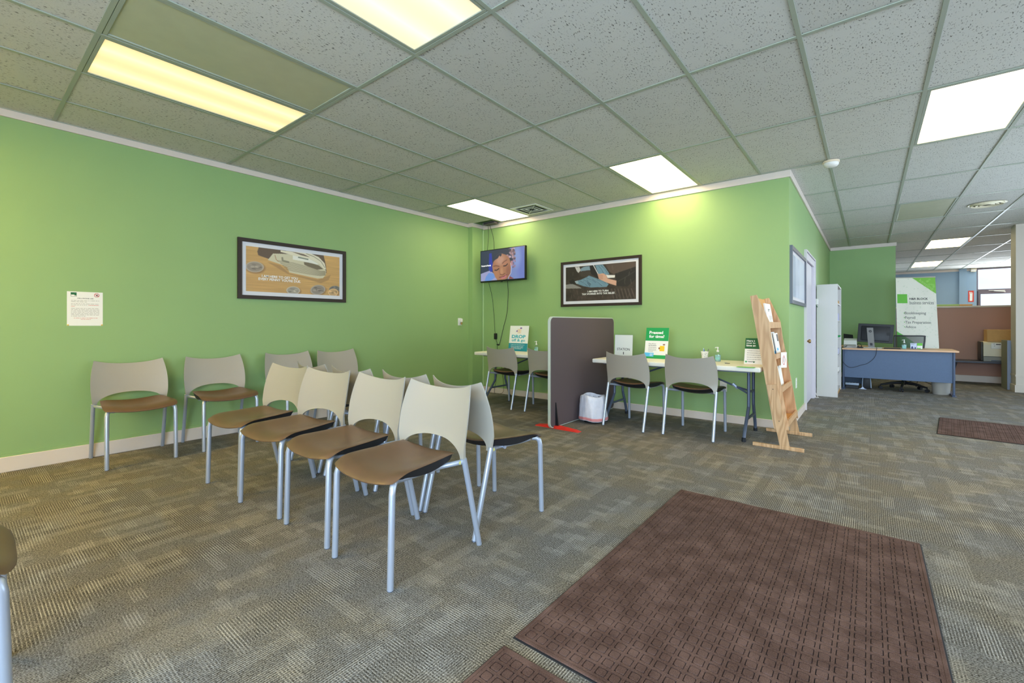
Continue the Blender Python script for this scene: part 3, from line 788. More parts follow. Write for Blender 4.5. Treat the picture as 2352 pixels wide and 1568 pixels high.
# ================================================================== WALL PICTURES AND NOTICES
M_PRINT = attr_mat('poster_print', rough=0.5)
def picture(name, label, face, fw, mw, m_frame, paint=None, m_in=None, glazed=False):
    """face covers the whole frame; fw frame width, mw mat width"""
    c = face.p(face.w / 2, 0)
    t = thing(name, label, 'picture', c)
    W, H = face.w, face.h
    for nm, q in (('frame_rail', (0, W, 0, fw)), ('frame_rail', (0, W, H - fw, H)), ('frame_stile', (0, fw, fw, H - fw)), ('frame_stile', (W - fw, W, fw, H - fw))):
        slab(face, *q, 0.0, 0.026).build(nm, m_frame, t)
    slab(face, fw, W - fw, fw, H - fw, 0.002, 0.010).build('mat_board', M_MATB, t)
    a = fw + mw
    if paint is not None:
        paint.plane('print', (face.p(a, a, 0.0112), face.p(W - a, a, 0.0112), face.p(W - a, H - a, 0.0112), face.p(a, H - a, 0.0112)), M_PRINT, t)
    else:
        slab(face, a, W - a, a, H - a, 0.010, 0.0112).build('print', m_in, t)
    if glazed: slab(face, fw, W - fw, fw, H - fw, 0.0165, 0.0175).build('glazing', M_PICGLASS, t)
    return t
# --- money picture on the left wall
def bil(c):   # photo-like corner quad -> unit square
    (ax, ay), (bx, by), (cx, cy), (dx, dy) = c     # TL, TR, BL, BR
    def f(x, y):
        u = (x - ax) / (bx - ax); t = ay + (by - ay) * u; b = cy + (dy - cy) * u
        return (u, 1 - (y - t) / (b - t))
    return f
q = bil(((286, 342), (2035, 572), (290, 1208), (2038, 1305)))
P = Paint(480, 224, (206, 162, 100))
P.grain(0.05, 6, 60, 1); P.grain(0.05, 3, 4, 2)
pl_ = lambda pts: [q(*p) for p in pts]
P.poly(pl_([(505, 330), (470, 450), (485, 520), (660, 590), (900, 640), (1200, 760), (1600, 900), (1760, 860), (1740, 700), (1690, 500)]), (104, 84, 68), 2)
P.poly(pl_([(640, 650), (860, 710), (1030, 870), (1580, 990), (1730, 940), (1850, 900), (1800, 1000), (1640, 1060), (1300, 960), (1000, 880)]), (160, 124, 80), 5, 0.6)
P.poly(pl_([(735, 487), (645, 612), (860, 690), (985, 748), (1030, 850), (1570, 968), (1680, 965), (1742, 900), (1748, 830), (1700, 740), (1560, 640), (1400, 570), (1060, 500), (900, 490)]), (214, 204, 172), 1)
P.poly(pl_([(870, 425), (1060, 445), (1400, 470), (1600, 560), (1720, 680), (1748, 800), (1700, 780), (1600, 680), (1400, 580), (1090, 520), (870, 455)]), (232, 222, 196), 1)
P.poly(pl_([(1060, 445), (1250, 520), (1420, 560), (1300, 500)]), (120, 100, 84), 1)
P.poly(pl_([(1300, 650), (1450, 670), (1600, 720), (1690, 790), (1560, 800), (1400, 745), (1310, 700)]), (120, 106, 84), 2)
P.poly(pl_([(1090, 522), (1400, 585), (1600, 690), (1560, 700), (1300, 640), (1090, 600)]), (236, 232, 218), 1)
for k in range(11):
    o = 18 * k
    P.line(pl_([(820 + o * 0.9, 620 + o), (1100, 660 + o * 0.95), (1400, 745 + o * 0.8), (1620, 820 + o * 0.55), (1735, 830 + o * 0.45)]), 0.0042, (110, 98, 74) if k % 2 else (150, 136, 108), 0.8, 2.18)
P.line(pl_([(770, 520), (790, 600), (830, 640)]), 0.008, (170, 120, 84), 0.8, 2.18)
P.line(pl_([(900, 570), (905, 620), (1010, 650)]), 0.02, (120, 112, 90), 0.7, 2.18)
P.line(pl_([(1200, 560), (1380, 600)]), 0.014, (96, 104, 84), 0.8, 2.18)
P.line(pl_([(1350, 490), (1500, 550), (1640, 640), (1720, 760)]), 0.008, (150, 138, 112), 0.9, 2.18)
def coin(x, y, rx, ry, c, seed, rot=-0.2):
    u, v = q(x, y); u2, _ = q(x + rx, y); _, v2 = q(x, y + ry)
    a, b = u2 - u, v - v2
    P.ell(u + 0.008, v - 0.022, a * 1.05, b * 1.05, (140, 104, 66), 0.3, rot * 0.5, 0.7)
    P.ell(u, v, a, b, c, 0.08, rot * 0.5); P.ell(u, v, a * 0.84, b * 0.84, tuple(0.84 * z for z in c), 0.1, rot * 0.5)
    g = np.random.default_rng(seed)
    for _ in range(9): k_ = g.uniform(0.55, 1.16); P.ell(u + g.uniform(-0.6, 0.6) * a, v + g.uniform(-0.6, 0.6) * b, a * 0.26, b * 0.15, tuple(k_ * z for z in c), 0.5, g.uniform(-1, 1), 0.75)
coin(430, 745, 150, 105, (186, 170, 150), 1); coin(1100, 1195, 128, 78, (196, 184, 164), 2); coin(1580, 1185, 146, 98, (178, 164, 148), 3, -0.5)
coin(1930, 1175, 112, 66, (130, 126, 120), 4, -0.6); coin(1900, 1240, 106, 76, (232, 190, 136), 5)
P.blur(1)
f1 = Face((XL, 1.842, 1.381), (0, 1, 0), (0, 0, 1), 1.216, 0.633)
pic1 = picture('framed_picture', 'dark framed money and coins picture on the left green wall', f1, 0.038, 0.042, M_FRAME, P)
a = 0.08; iw = 1.216 - 2 * a; ih = 0.633 - 2 * a
def text2(face, body, c0, c1, qf, m, parent, a, iw, ih, bold=0.02, d=0.0125):
    """line of lettering between two traced points (lower left, lower right+height)"""
    u0, v0 = qf(*c0); u1, v1 = qf(*c1)
    text(face, body, a + u0 * iw, a + v0 * ih, (u1 - u0) * iw, m, parent, h=None if len(c1) < 3 else c1[2], bold=bold, d=d)
text2(f1, 'I AM HERE TO GET YOU', (545, 940), (1185, 985), q, M_TEXTW, pic1, a, iw, ih)
text2(f1, "EVERY PENNY YOU'RE DUE.", (488, 995), (1240, 1048), q, M_TEXTW, pic1, a, iw, ih)
# --- sofa picture on the back wall
q = bil(((1352, 745), (2252, 672), (1345, 1188), (2248, 1162)))
P = Paint(420, 200, (60, 50, 46)); P.grain(0.22, 14, 6, 3); P.grain(0.12, 40, 18, 4)
P.poly(pl_([(1352, 745), (1480, 735), (1520, 800), (1540, 860), (1420, 900), (1352, 910)]), (44, 38, 36), 4)
P.poly(pl_([(1880, 700), (2252, 672), (2250, 780), (2020, 860), (1930, 800)]), (86, 72, 66), 5)
P.poly(pl_([(1480, 738), (1540, 732), (1560, 780), (1530, 815), (1505, 790)]), (196, 192, 190), 1)
P.poly(pl_([(1560, 760), (1600, 735), (1680, 725), (1690, 780), (1600, 790), (1560, 800)]), (126, 150, 166), 2)
P.poly(pl_([(1570, 790), (1680, 780), (1700, 850), (1640, 870), (1560, 860)]), (64, 56, 52), 2)
P.poly(pl_([(1750, 715), (1850, 708), (1890, 760), (1935, 835), (1870, 850), (1800, 840)]), (112, 146, 166), 2)
P.poly(pl_([(1350, 970), (1440, 955), (1560, 1005), (1570, 1018), (1350, 1020)]), (138, 134, 130), 2)
P.poly(pl_([(1400, 920), (1450, 895), (1490, 920), (1480, 960), (1420, 960)]), (30, 28, 30), 2)
P.poly(pl_([(1478, 925), (1560, 905), (1640, 870), (1670, 850), (1730, 872), (1880, 930), (1925, 965), (1900, 1000), (1700, 1008), (1600, 990), (1500, 955)]), (108, 140, 158), 2)
P.poly(pl_([(1640, 900), (1700, 960), (1680, 1000), (1650, 960)]), (74, 98, 114), 3, 0.7)
P.poly(pl_([(1478, 925), (1520, 915), (1530, 950), (1500, 955)]), (170, 186, 192), 2)
P.poly(pl_([(1678, 724), (1730, 718), (1800, 835), (1830, 905), (1760, 870), (1700, 830)]), (34, 32, 36), 1)
P.line(pl_([(1730, 716), (1790, 830)]), 0.012, (214, 214, 216), 1, 2.1)
P.poly(pl_([(1890, 842), (2005, 848), (2000, 880), (1910, 885)]), (226, 222, 218), 2)
P.poly(pl_([(2000, 830), (2252, 740), (2250, 900), (2150, 1000), (2025, 992), (2015, 910)]), (40, 37, 38), 2)
P.poly(pl_([(1782, 832), (1860, 822), (1895, 850), (1910, 890), (2022, 920), (2018, 985), (1940, 960), (1870, 935), (1800, 895)]), (206, 160, 138), 2)
for k in range(4): P.line(pl_([(1785 + 6 * k, 845 + 17 * k), (1850, 848 + 15 * k)]), 0.006, (166, 118, 98), 0.8, 2.1)
for k in range(7): P.line(pl_([(1960 + 40 * k, 1030), (1985 + 42 * k, 1150)]), 0.016, (104, 92, 86), 0.55, 2.1)
g = np.random.default_rng(12)
for _ in range(26):   # sheen on the leather
    x, y = g.uniform(1360, 2240), g.uniform(690, 1150)
    if 1480 < x < 2030 and 820 < y < 1010: continue
    P.line(pl_([(x, y), (x + g.uniform(-14, 14), y + g.uniform(20, 60))]), g.uniform(0.006, 0.014), (112, 100, 92), 0.35, 2.1)
for x0_, y0_, x1_, y1_ in ((1500, 935, 1600, 925), (1600, 905, 1690, 960), (1640, 880, 1760, 940), (1720, 900, 1840, 985), (1780, 905, 1890, 950), (1560, 925, 1650, 985), (1800, 730, 1860, 820), (1830, 720, 1910, 820)):
    P.line(pl_([(x0_, y0_), ((x0_ + x1_) / 2 + 8, (y0_ + y1_) / 2 - 6), (x1_, y1_)]), 0.011, (66, 92, 110), 0.6, 2.1); P.line(pl_([(x0_ + 12, y0_ - 4), (x1_ + 10, y1_ - 8)]), 0.007, (150, 176, 188), 0.5, 2.1)
P.line(pl_([(2040, 930), (2140, 870), (2240, 800)]), 0.012, (64, 60, 60), 0.7, 2.1)
P.blur(1)
f2 = Face((-3.470, YB, 1.360), (1, 0, 0), (0, 0, 1), 1.206, 0.638)
pic2 = picture('framed_picture', 'dark framed picture of a person with a tablet on the back wall', f2, 0.036, 0.041, M_FRAME, P)
a = 0.077; iw = 1.206 - 2 * a; ih = 0.638 - 2 * a
text2(f2, 'I AM HERE TO TURN', (1652, 1072), (1922, 1060), q, M_TEXTW, pic2, a, iw, ih)
text2(f2, 'TAX WORRIES INTO TAX RELIEF.', (1577, 1107), (2004, 1092), q, M_TEXTW, pic2, a, iw, ih)
# --- glazed picture on the hall wall, glare on its glass painted into the print
P = Paint(60, 40, (200, 208, 222)); P.grain(0.06, 8, 3, 5)
P.poly([(0.05, 0), (0.3, 0), (0.25, 1), (0.02, 1)], (172, 184, 202), 6); P.poly([(0.55, 0), (0.9, 0), (0.95, 1), (0.6, 1)], (216, 222, 232), 6)
f3 = Face((XH, 5.56, 1.335), (0, 1, 0), (0, 0, 1), 1.34, 0.62)
pic3 = picture('framed_picture', 'grey framed picture with painted glare on the hall wall beside the door', f3, 0.040, 0.040, M_GREYFR, P, glazed=True)
# --- cell phone notice
fn = Face((XL, 0.588, 1.103), Vector((0, 1, -0.004)), (0, 0, 1), 0.218, 0.281)
t = thing('wall_notice', 'white printed paper notice pinned to the left green wall', 'notice', fn.p(0.109, 0))
slab(fn, 0, 0.218, 0, 0.281, 0.0005, 0.0016).build('sheet', M_PAPER, t)
slab(fn, 0.022, 0.057, 0.240, 0.274, 0.0016, 0.0021).build('logo', M_DGREEN, t)
poly_slab(fn, [(0.024, 0.242), (0.055, 0.242), (0.055, 0.2485), (0.044, 0.2485), (0.044, 0.255), (0.024, 0.255)], 0.0021, 0.0024).build('logo_mark', M_PAPER, t)
b = MB(); o_ = ellipse(0.180, 0.256, 0.017, 0.017, 24); i_ = ellipse(0.180, 0.256, 0.0135, 0.0135, 24)
b.add([fn.p(x, y, 0.002) for x, y in o_ + i_], [(k, (k + 1) % 24, (k + 1) % 24 + 24, k + 24) for k in range(24)])
b.add([fn.p(x, y, 0.0022) for x, y in ((0.168, 0.2645), (0.1705, 0.267), (0.192, 0.2475), (0.1895, 0.245))], [(0, 1, 2, 3)])
b.build('ban_symbol', M_REDT, t)
b = MB(); poly_slab(fn, ellipse(0.182, 0.252, 0.008, 0.004, 12), 0.0016, 0.0019, b); poly_slab(fn, ellipse(0.181, 0.260, 0.007, 0.0025, 12, 0.6), 0.0016, 0.0019, b); b.build('phone_symbol', M_TEXTK, t)
text(fn, 'CELL-PHONE USE', 0.061, 0.2225, 0.098, M_TEXTK, t, h=0.008, bold=0.02, d=0.002)
word_lines(fn, 0.024, 0.207, 0.172, 2, 0.011, 0.0028, M_TEXTN, t, d=0.002, seed=3)
word_lines(fn, 0.024, 0.180, 0.172, 2, 0.011, 0.0028, M_TEXTN, t, d=0.002, seed=4, last=0.56)
word_lines(fn, 0.128, 0.169, 0.068, 1, 0.011, 0.0030, M_REDT, t, d=0.002, seed=5, last=1)
word_lines(fn, 0.024, 0.158, 0.024, 1, 0.011, 0.0030, M_REDT, t, d=0.002, seed=5, last=1)
word_lines(fn, 0.024, 0.142, 0.172, 7, 0.0107, 0.0028, M_TEXTN, t, d=0.002, seed=6, last=0.5)
word_lines(fn, 0.040, 0.062, 0.145, 1, 0.0107, 0.0026, M_REDT, t, d=0.002, seed=8, last=1)
word_lines(fn, 0.082, 0.0515, 0.062, 1, 0.0107, 0.0026, M_REDT, t, d=0.002, seed=9, last=1)
for x in (0.006, 0.212):
    b = MB().lathe([(0.004, 0.0), (0.0055, 0.004), (0.0035, 0.010), (0.0, 0.011)], 12); b.v = [tuple(fn.p(x + v[0], 0.006 + v[1], 0.0016 + v[2])) for v in b.v]
    b.build('push_pin', M_YELLOW, t)

# ================================================================== TELEVISION
TY = 5.30
t = thing('television', 'flat television with a smiling face, hung in the room corner', 'television', (-4.428, TY + 0.03, 1.773))
MB().box(-4.879, -3.977, TY, TY + 0.045, 1.773, 2.284, 0.006, 2).build('casing', mat('tv_black', (18, 18, 20), 0.3), t)
MB().box(-4.70, -4.15, TY + 0.045, TY + 0.075, 1.85, 2.12, 0.01, 2).build('back_cover', M_BLACKPL, t)
mb_ = MB().box(-4.50, -4.36, TY + 0.075, YB, 1.93, 2.07); mb_.box(-4.56, -4.30, YB - 0.015, YB, 1.88, 2.12); mb_.build('wall_bracket', M_BLACKPL, t)
MB().box(-4.455, -4.43, TY + 0.002, TY + 0.02, 1.764, 1.774).build('sensor', M_BLACKPL, t)
q = bil(((60, 385), (1480, 195), (65, 1380), (1485, 1260)))
P = Paint(320, 188, (44, 56, 84))
P.poly(pl_([(1000, 150), (1500, 150), (1500, 1400), (950, 1400), (1000, 900)]), (126, 146, 206), 3)
P.ell(*q(1420, 800), 0.10, 0.9, (112, 128, 206), 0.9, 0, 0.8)
P.ell(*q(1260, 560), 0.08, 0.3, (150, 172, 226), 0.9, 0, 0.7)
P.poly(pl_([(60, 1130), (240, 1060), (380, 1010), (520, 1120), (700, 1400), (60, 1400)]), (166, 168, 212), 3)
P.poly(pl_([(340, 1090), (520, 1120), (560, 1230), (380, 1370), (190, 1370), (240, 1220)]), (112, 156, 228), 3)
P.poly(pl_([(350, 440), (470, 420), (480, 700), (460, 1050), (400, 1060), (330, 980)]), (40, 56, 170), 4)
P.poly(pl_([(430, 400), (600, 320), (900, 260), (1100, 300), (1160, 500), (1120, 760), (1000, 860), (700, 700), (560, 760), (460, 760)]), (46, 54, 78), 3)
g = np.random.default_rng(5)
for _ in range(34): P.ell(*q(g.uniform(930, 1190), g.uniform(270, 620)), 0.022, 0.034, [(196, 160, 168), (170, 128, 130), (90, 70, 84), (214, 184, 200)][g.integers(4)], 0.5, 0, 0.8)
for _ in range(14): P.ell(*q(g.uniform(1090, 1200), g.uniform(600, 900)), 0.014, 0.030, [(176, 140, 170), (150, 116, 130), (120, 92, 110)][g.integers(3)], 0.5, 0, 0.8)
P.poly(pl_([(1060, 680), (1120, 700), (1110, 830), (1060, 860)]), (196, 140, 146), 2)
P.poly(pl_([(640, 500), (760, 440), (900, 480), (1010, 590), (1060, 760), (1060, 960), (1030, 1140), (950, 1280), (660, 1400), (560, 1230), (480, 1060), (450, 880), (490, 720), (560, 640)]), (178, 124, 94), 3)
P.ell(*q(720, 660), 0.10, 0.16, (206, 160, 140), 0.9, 0, 0.8); P.ell(*q(760, 1040), 0.04, 0.12, (204, 150, 112), 0.9, 0, 0.8)
P.ell(*q(980, 1040), 0.05, 0.2, (140, 86, 76), 0.9, 0, 0.6); P.ell(*q(600, 1130), 0.05, 0.12, (190, 132, 96), 0.9, 0, 0.7); P.ell(*q(880, 760), 0.07, 0.10, (190, 130, 104), 0.9, 0, 0.7)
P.line(pl_([(500, 870), (580, 850), (680, 870)]), 0.018, (120, 76, 70), 0.8, 1.75); P.line(pl_([(790, 770), (860, 700), (930, 660)]), 0.018, (124, 80, 72), 0.8, 1.75)
P.line(pl_([(540, 1000), (600, 1005), (670, 950)]), 0.017, (54, 36, 46), 0.95, 1.75); P.line(pl_([(830, 860), (900, 850), (950, 790)]), 0.017, (54, 36, 46), 0.95, 1.75)
P.line(pl_([(705, 930), (700, 1060), (720, 1130)]), 0.014, (150, 98, 74), 0.6, 1.75); P.line(pl_([(720, 1140), (790, 1160), (870, 1110)]), 0.016, (120, 70, 60), 0.8, 1.75)
P.line(pl_([(690, 1240), (800, 1220), (940, 1150)]), 0.014, (120, 60, 64), 0.9, 1.75); P.line(pl_([(770, 1265), (860, 1240), (900, 1190)]), 0.028, (206, 120, 136), 0.8, 1.75)
P.poly(pl_([(640, 480), (760, 440), (760, 500), (720, 550), (690, 500), (640, 600), (540, 660), (520, 600)]), (50, 52, 74), 2)
P.line(pl_([(1050, 760), (1075, 930), (1060, 1100), (1000, 1200), (985, 1280)]), 0.008, (236, 232, 246), 0.9, 1.75)
P.poly(pl_([(1030, 1200), (1160, 1280), (980, 1300)]), (140, 70, 80), 2)
P.blur(1); P.plane('screen', ((-4.866, TY - 0.0012, 1.797), (-3.990, TY - 0.0012, 1.797), (-3.990, TY - 0.0012, 2.271), (-4.866, TY - 0.0012, 2.271)), attr_mat('tv_picture', emit=0.85), t)
ftv = Face((-4.866, TY, 1.797), (1, 0, 0), (0, 0, 1), 0.876, 0.474)
mw_ = NT('screen_white'); mw_.b.inputs['Emission Color'].default_value = (0.95, 0.92, 1, 1); mw_.b.inputs['Emission Strength'].default_value = 0.9
u0, v0 = q(85, 910); u1, v1 = q(412, 880)
text(ftv, 'Protect & Family', u0 * 0.876, v0 * 0.474, (u1 - u0) * 0.876, mw_.m, t, bold=0.03, d=0.0022)
# cables of the television
def cable(name, label, pts, r=0.0035, m=M_BLACKPL, cat='cable', group=None):
    o = MB().tube(arc_pts(pts, 6), r, 6).build_at(name, m, pts[-1]); return tag(o, label, cat, group)
cable('cable', 'straight thin black cable from the ceiling to the television top', [(-4.80, 5.40, CZ - 0.03), (-4.793, 5.40, 2.5), (-4.785, 5.36, 2.27)], 0.003)
cable('cable', 'slanting black cable from the ceiling to the television top', [(-4.78, 5.41, CZ - 0.03), (-4.74, 5.42, 2.60), (-4.70, 5.42, 2.46), (-4.64, 5.36, 2.26)], 0.0035)
o = cable('power_cable', 'black power cable with an adapter hanging below the television', [(-4.365, 5.36, 1.79), (-4.40, 5.42, 1.58), (-4.46, 5.46, 1.28), (-4.54, 5.47, 1.05), (-4.60, 5.45, 0.80), (-4.635, 5.445, 0.775)], 0.004)
MB().box(-4.655, -4.60, 5.437, 5.456, 0.775, 0.795, 0.004, 1).build('cable_tie', M_BLACKPL, o)
o = cable('adapter_cable', 'thin black cable running from the television down to a power brick', [(-4.755, 5.36, 1.79), (-4.74, 5.44, 1.5), (-4.715, 5.47, 1.0), (-4.70, 5.47, 0.92), (-4.685, 5.47, 0.84), (-4.665, 5.47, 0.76), (-4.68, 5.47, 0.30), (-4.70, 5.44, 0.02), (-4.60, 5.43, 0.006), (-4.52, 5.45, 0.06), (-4.555, 5.47, 0.30), (-4.60, 5.47, 0.60)], 0.003)
MB().box(-4.725, -4.68, 5.452, 5.488, 0.868, 0.965, 0.008, 2).build('power_brick', M_BLACKPL, o)

# wall sockets
def socket(name, label, face, w=0.075, h=0.115, sw=False):
    t = thing(name, label, 'wall socket', face.o, 'white wall plates')
    b = slab(face, -w / 2, w / 2, -h / 2, h / 2, 0.0, 0.006); b.build('plate', M_WHITE, t)
    for yy in (-0.024, 0.024):
        s_ = MB(); poly_slab(face, ellipse(0, yy, 0.016, 0.014, 16), 0.006, 0.0085, s_); oo = s_.build('receptacle', M_PAPER, t)
        z = MB()
        for xx in (-0.006, 0.006): slab(face, xx - 0.0012, xx + 0.0012, yy - 0.004, yy + 0.005, 0.0085, 0.009, z)
        z.build('slots', M_DARK, oo)
    return t
socket('wall_socket', 'white wall socket under the folding table, left of its leg', Face((-1.30, YB, 0.405), (1, 0, 0), (0, 0, 1), 1, 1))
socket('wall_socket', 'white wall socket low on the hall wall beside the wooden rack', Face((XH, 6.09, 0.435), (0, 1, 0), (0, 0, 1), 1, 1))
t = socket('wall_socket', 'white socket with a plugged in air freshener near the room corner', Face((XL, 5.055, 1.150), (0, 1, 0), (0, 0, 1), 1, 1))
MB().box(XL + 0.009, XL + 0.045, 5.045, 5.085, 1.145, 1.20, 0.008, 2).build('freshener', M_WHITE, t)
MB().lathe([(0.010, 0), (0.014, 0.008), (0.014, 0.030), (0.008, 0.036)], 12, (XL + 0.03, 5.066, 1.106)).build('scent_bottle', mat('amber', (190, 150, 80), 0.2, trans=0.3), t)
t = thing('alarm_panel', 'small white box on the hall wall behind the bookcase', 'wall box', (XH, 8.36, 1.41))
MB().box(XH, XH + 0.05, 8.24, 8.36, 1.41, 1.50, 0.006, 2).build('cover', M_WHITE, t)
MB().tube([(XH + 0.02, 8.33, 1.41), (XH + 0.03, 8.35, 1.385), (XH + 0.04, 8.34, 1.375)], 0.004, 6).build('wire', M_DGREEN, t)

# ================================================================== FOLDING TABLES
def folding_table(x0, x1, y0, y1, label, zt=0.717):
    t = thing('folding_table', label, 'table', ((x0 + x1) / 2, (y0 + y1) / 2, 0), 'white folding tables')
    MB().box(x0, x1, y0, y1, zt - 0.046, zt, 0.012, 3).build('tabletop', M_TABLE, t)
    cx, cy = (x0 + x1) / 2, (y0 + y1) / 2
    rails = MB()
    for yy in (y0 + 0.10, y1 - 0.10): rails.box(x0 + 0.10, x1 - 0.10, yy - 0.012, yy + 0.012, zt - 0.062, zt - 0.044)
    rails.build('under_rail', M_GREYST, t)
    for s, xe in ((-1, x0 + 0.13), (1, x1 - 0.155)):
        ya, yb = cy - 0.055, cy + 0.172
        for y_top, y_foot in ((ya, cy - 0.28), (yb, cy + 0.28)):
            lg = MB().tube(arc_pts([(xe, y_top, zt - 0.05), (xe, y_top, 0.34), (xe, y_top + (y_foot - y_top) * 0.10, 0.27), (xe, y_foot - (y_foot - y_top) * 0.22, 0.10), (xe, y_foot, 0.015)], 5), 0.0155, 12).build('leg', M_GREYST, t, 50)
            MB().lathe([(0.019, 0), (0.020, 0.008), (0.019, 0.035), (0.015, 0.038)], 14, (xe, y_foot, 0)).build('foot_cap', M_RUBBER, lg)
        MB().tube([(xe, cy - 0.13, 0.19), (xe, cy + 0.235, 0.19)], 0.013, 8).build('cross_tube', M_GREYST, t)
        MB().tube([(xe, ya, 0.44), (xe, yb, 0.44)], 0.010, 8).build('cross_tube', M_GREYST, t)
        ym = (ya + yb) / 2
        br = MB().tube([(xe, ya + 0.02, 0.42), (xe - s * 0.14, ym, 0.475), (xe - s * 0.62, ym, zt - 0.055)], 0.0095, 8); br.tube([(xe, yb - 0.02, 0.42), (xe - s * 0.14, ym, 0.475)], 0.0095, 8)
        br.build('brace', M_GREYST, t)
        MB().tube([(xe - s * 0.12, ym, 0.455), (xe - s * 0.17, ym, 0.50)], 0.016, 8).build('lock_ring', M_SILVER, t)
    return t
folding_table(-2.495, -0.775, 4.605, 5.345, 'white folding table with grey legs between the divider and the wooden rack')
folding_table(-4.43, -2.72, 4.68, 5.42, 'white folding table in the corner under the television')
ZT = 0.717

# ================================================================== DIVIDER
t = thing('privacy_divider', 'charcoal fabric privacy divider panel standing between the two tables', 'divider', (-2.645, 4.70, 0))
def rrect(y0, y1, z0, z1, r, n=8):
    pts = []
    for cy_, cz_, a0 in ((y1 - r, z1 - r, 0), (y0 + r, z1 - r, 90), (y0 + r, z0 + r, 180), (y1 - r, z0 + r, 270)):
        pts += [(cy_ + r * math.cos(R(a0 + 90 * k / n)), cz_ + r * math.sin(R(a0 + 90 * k / n))) for k in range(n + 1)]
    return pts
inn, out = rrect(3.952, 5.443, 0.018, 1.186, 0.055), rrect(3.942, 5.453, 0.008, 1.196, 0.062)
MB().prism(inn, -2.662, -2.628, 'yz').build('panel', M_DIV, t, 30)
b = MB(); n = len(inn)
for xx in (0, 1):
    b.add([((-2.659, -2.631)[xx], *p) for p in inn] + [((-2.659, -2.631)[xx], *p) for p in out], [(k, (k + 1) % n, (k + 1) % n + n, k + n) for k in range(n)])
b.add([(-2.659, *p) for p in out] + [(-2.631, *p) for p in out], [(k, (k + 1) % n, (k + 1) % n + n, k + n) for k in range(n)])
b.build('edge_trim', M_DIVEDGE, t, 30)
for yy in (4.045,):
    ft = MB()
    prof = [(-2.88, 0.0), (-2.86, 0.012), (-2.68, 0.030), (-2.61, 0.030), (-2.38, 0.012), (-2.33, 0.0)]
    ft.prism(prof, yy - 0.035, yy + 0.035, 'xz'); o = ft.build('foot', M_RED, t, 20)
    for s in (-1, 1):
        xs = -2.645 + s * 0.018
        MB().prism([(xs, 0.03), (xs + s * 0.035, 0.03), (xs + s * 0.004, 0.275), (xs, 0.275)], yy - 0.006, yy + 0.006, 'xz').build('bracket', M_BLACKPL, o)

# ================================================================== WASTE BIN WITH LINER
bc = (-2.468, 4.572)
t = thing('waste_bin', 'waste bin with a white liner bag hanging over it beside the divider', 'bin', (*bc, 0))
MB().lathe([(0.098, 0.0), (0.100, 0.004), (0.118, 0.27), (0.122, 0.275), (0.114, 0.275), (0.096, 0.01), (0.0, 0.008)], 24, (*bc, 0)).build('bin_body', M_RUBBER, t)
def wobf(a, z): return 0.03 * math.sin(5 * a + 9 * z) + 0.022 * math.sin(9 * a - 14 * z) + 0.016 * math.sin(17 * a + 24 * z) + 0.16 * max(0, math.cos(a - 0.1)) ** 6 * max(0, 1 - z / 0.16)
lb = MB().lathe([(0.088, 0.10), (0.108, 0.26), (0.116, 0.288), (0.127, 0.306), (0.137, 0.298), (0.143, 0.26), (0.146, 0.19), (0.150, 0.10), (0.153, 0.055), (0.149, 0.030)], 72, (*bc, 0), wobf)
lb.v = [(x, y, z + 0.010 * math.sin(3 * math.atan2(y - bc[1], x - bc[0]) + 0.6) * (1 if z > 0.07 else 0.6)) for x, y, z in lb.v]
lb.build('liner_bag', M_BAG, t, 70)
lb = MB().lathe([(0.150, 0.036), (0.1535, 0.040), (0.1545, 0.062), (0.1525, 0.068)], 72, (*bc, 0), wobf)
lb.v = [(x, y, z + 0.010 * math.sin(3 * math.atan2(y - bc[1], x - bc[0]) + 0.6) * 0.6) for x, y, z in lb.v]
lb.build('drawstring', M_PINK, t, 70)

# ================================================================== THINGS ON THE TABLES
def card_sign(name, label, x0, x1, y_foot, h, lean=10, z=ZT, m=M_PAPER, th=0.004, rotz=0.0):
    """easel-back card; returns thing and its face"""
    c = Vector(((x0 + x1) / 2, y_foot, z)); w_ = x1 - x0
    ux = Vector((math.cos(R(rotz)), math.sin(R(rotz)), 0)); uy = Vector((0, 0, 1)) * math.cos(R(lean)) + Vector((-math.sin(R(rotz)), math.cos(R(rotz)), 0)) * math.sin(R(lean))
    f = Face(c - ux * w_ / 2, ux, uy, w_, h)
    t = thing(name, label, 'sign', c, 'easel signs on the folding tables')
    slab(f, 0, w_, 0, h, -th, 0).build('card', m, t)
    L = h * 0.55; e = f.p(w_ / 2, L, -th); foot = Vector((e.x, e.y + 0.03 + L * 0.12, z))
    MB().add([f.p(w_ / 2 - 0.03, L, -th), f.p(w_ / 2 + 0.03, L, -th), foot + ux * 0.03, foot - ux * 0.03, f.p(w_ / 2 - 0.03, L, -th - 0.002), f.p(w_ / 2 + 0.03, L, -th - 0.002), foot + ux * 0.03 + Vector((0, 0.003, 0)), foot - ux * 0.03 + Vector((0, 0.003, 0))],
             [(0, 1, 2, 3), (4, 5, 6, 7), (0, 4, 5, 1), (2, 6, 7, 3), (0, 4, 7, 3), (1, 5, 6, 2)]).build('easel_strut', M_CARD, t)
    return t, f
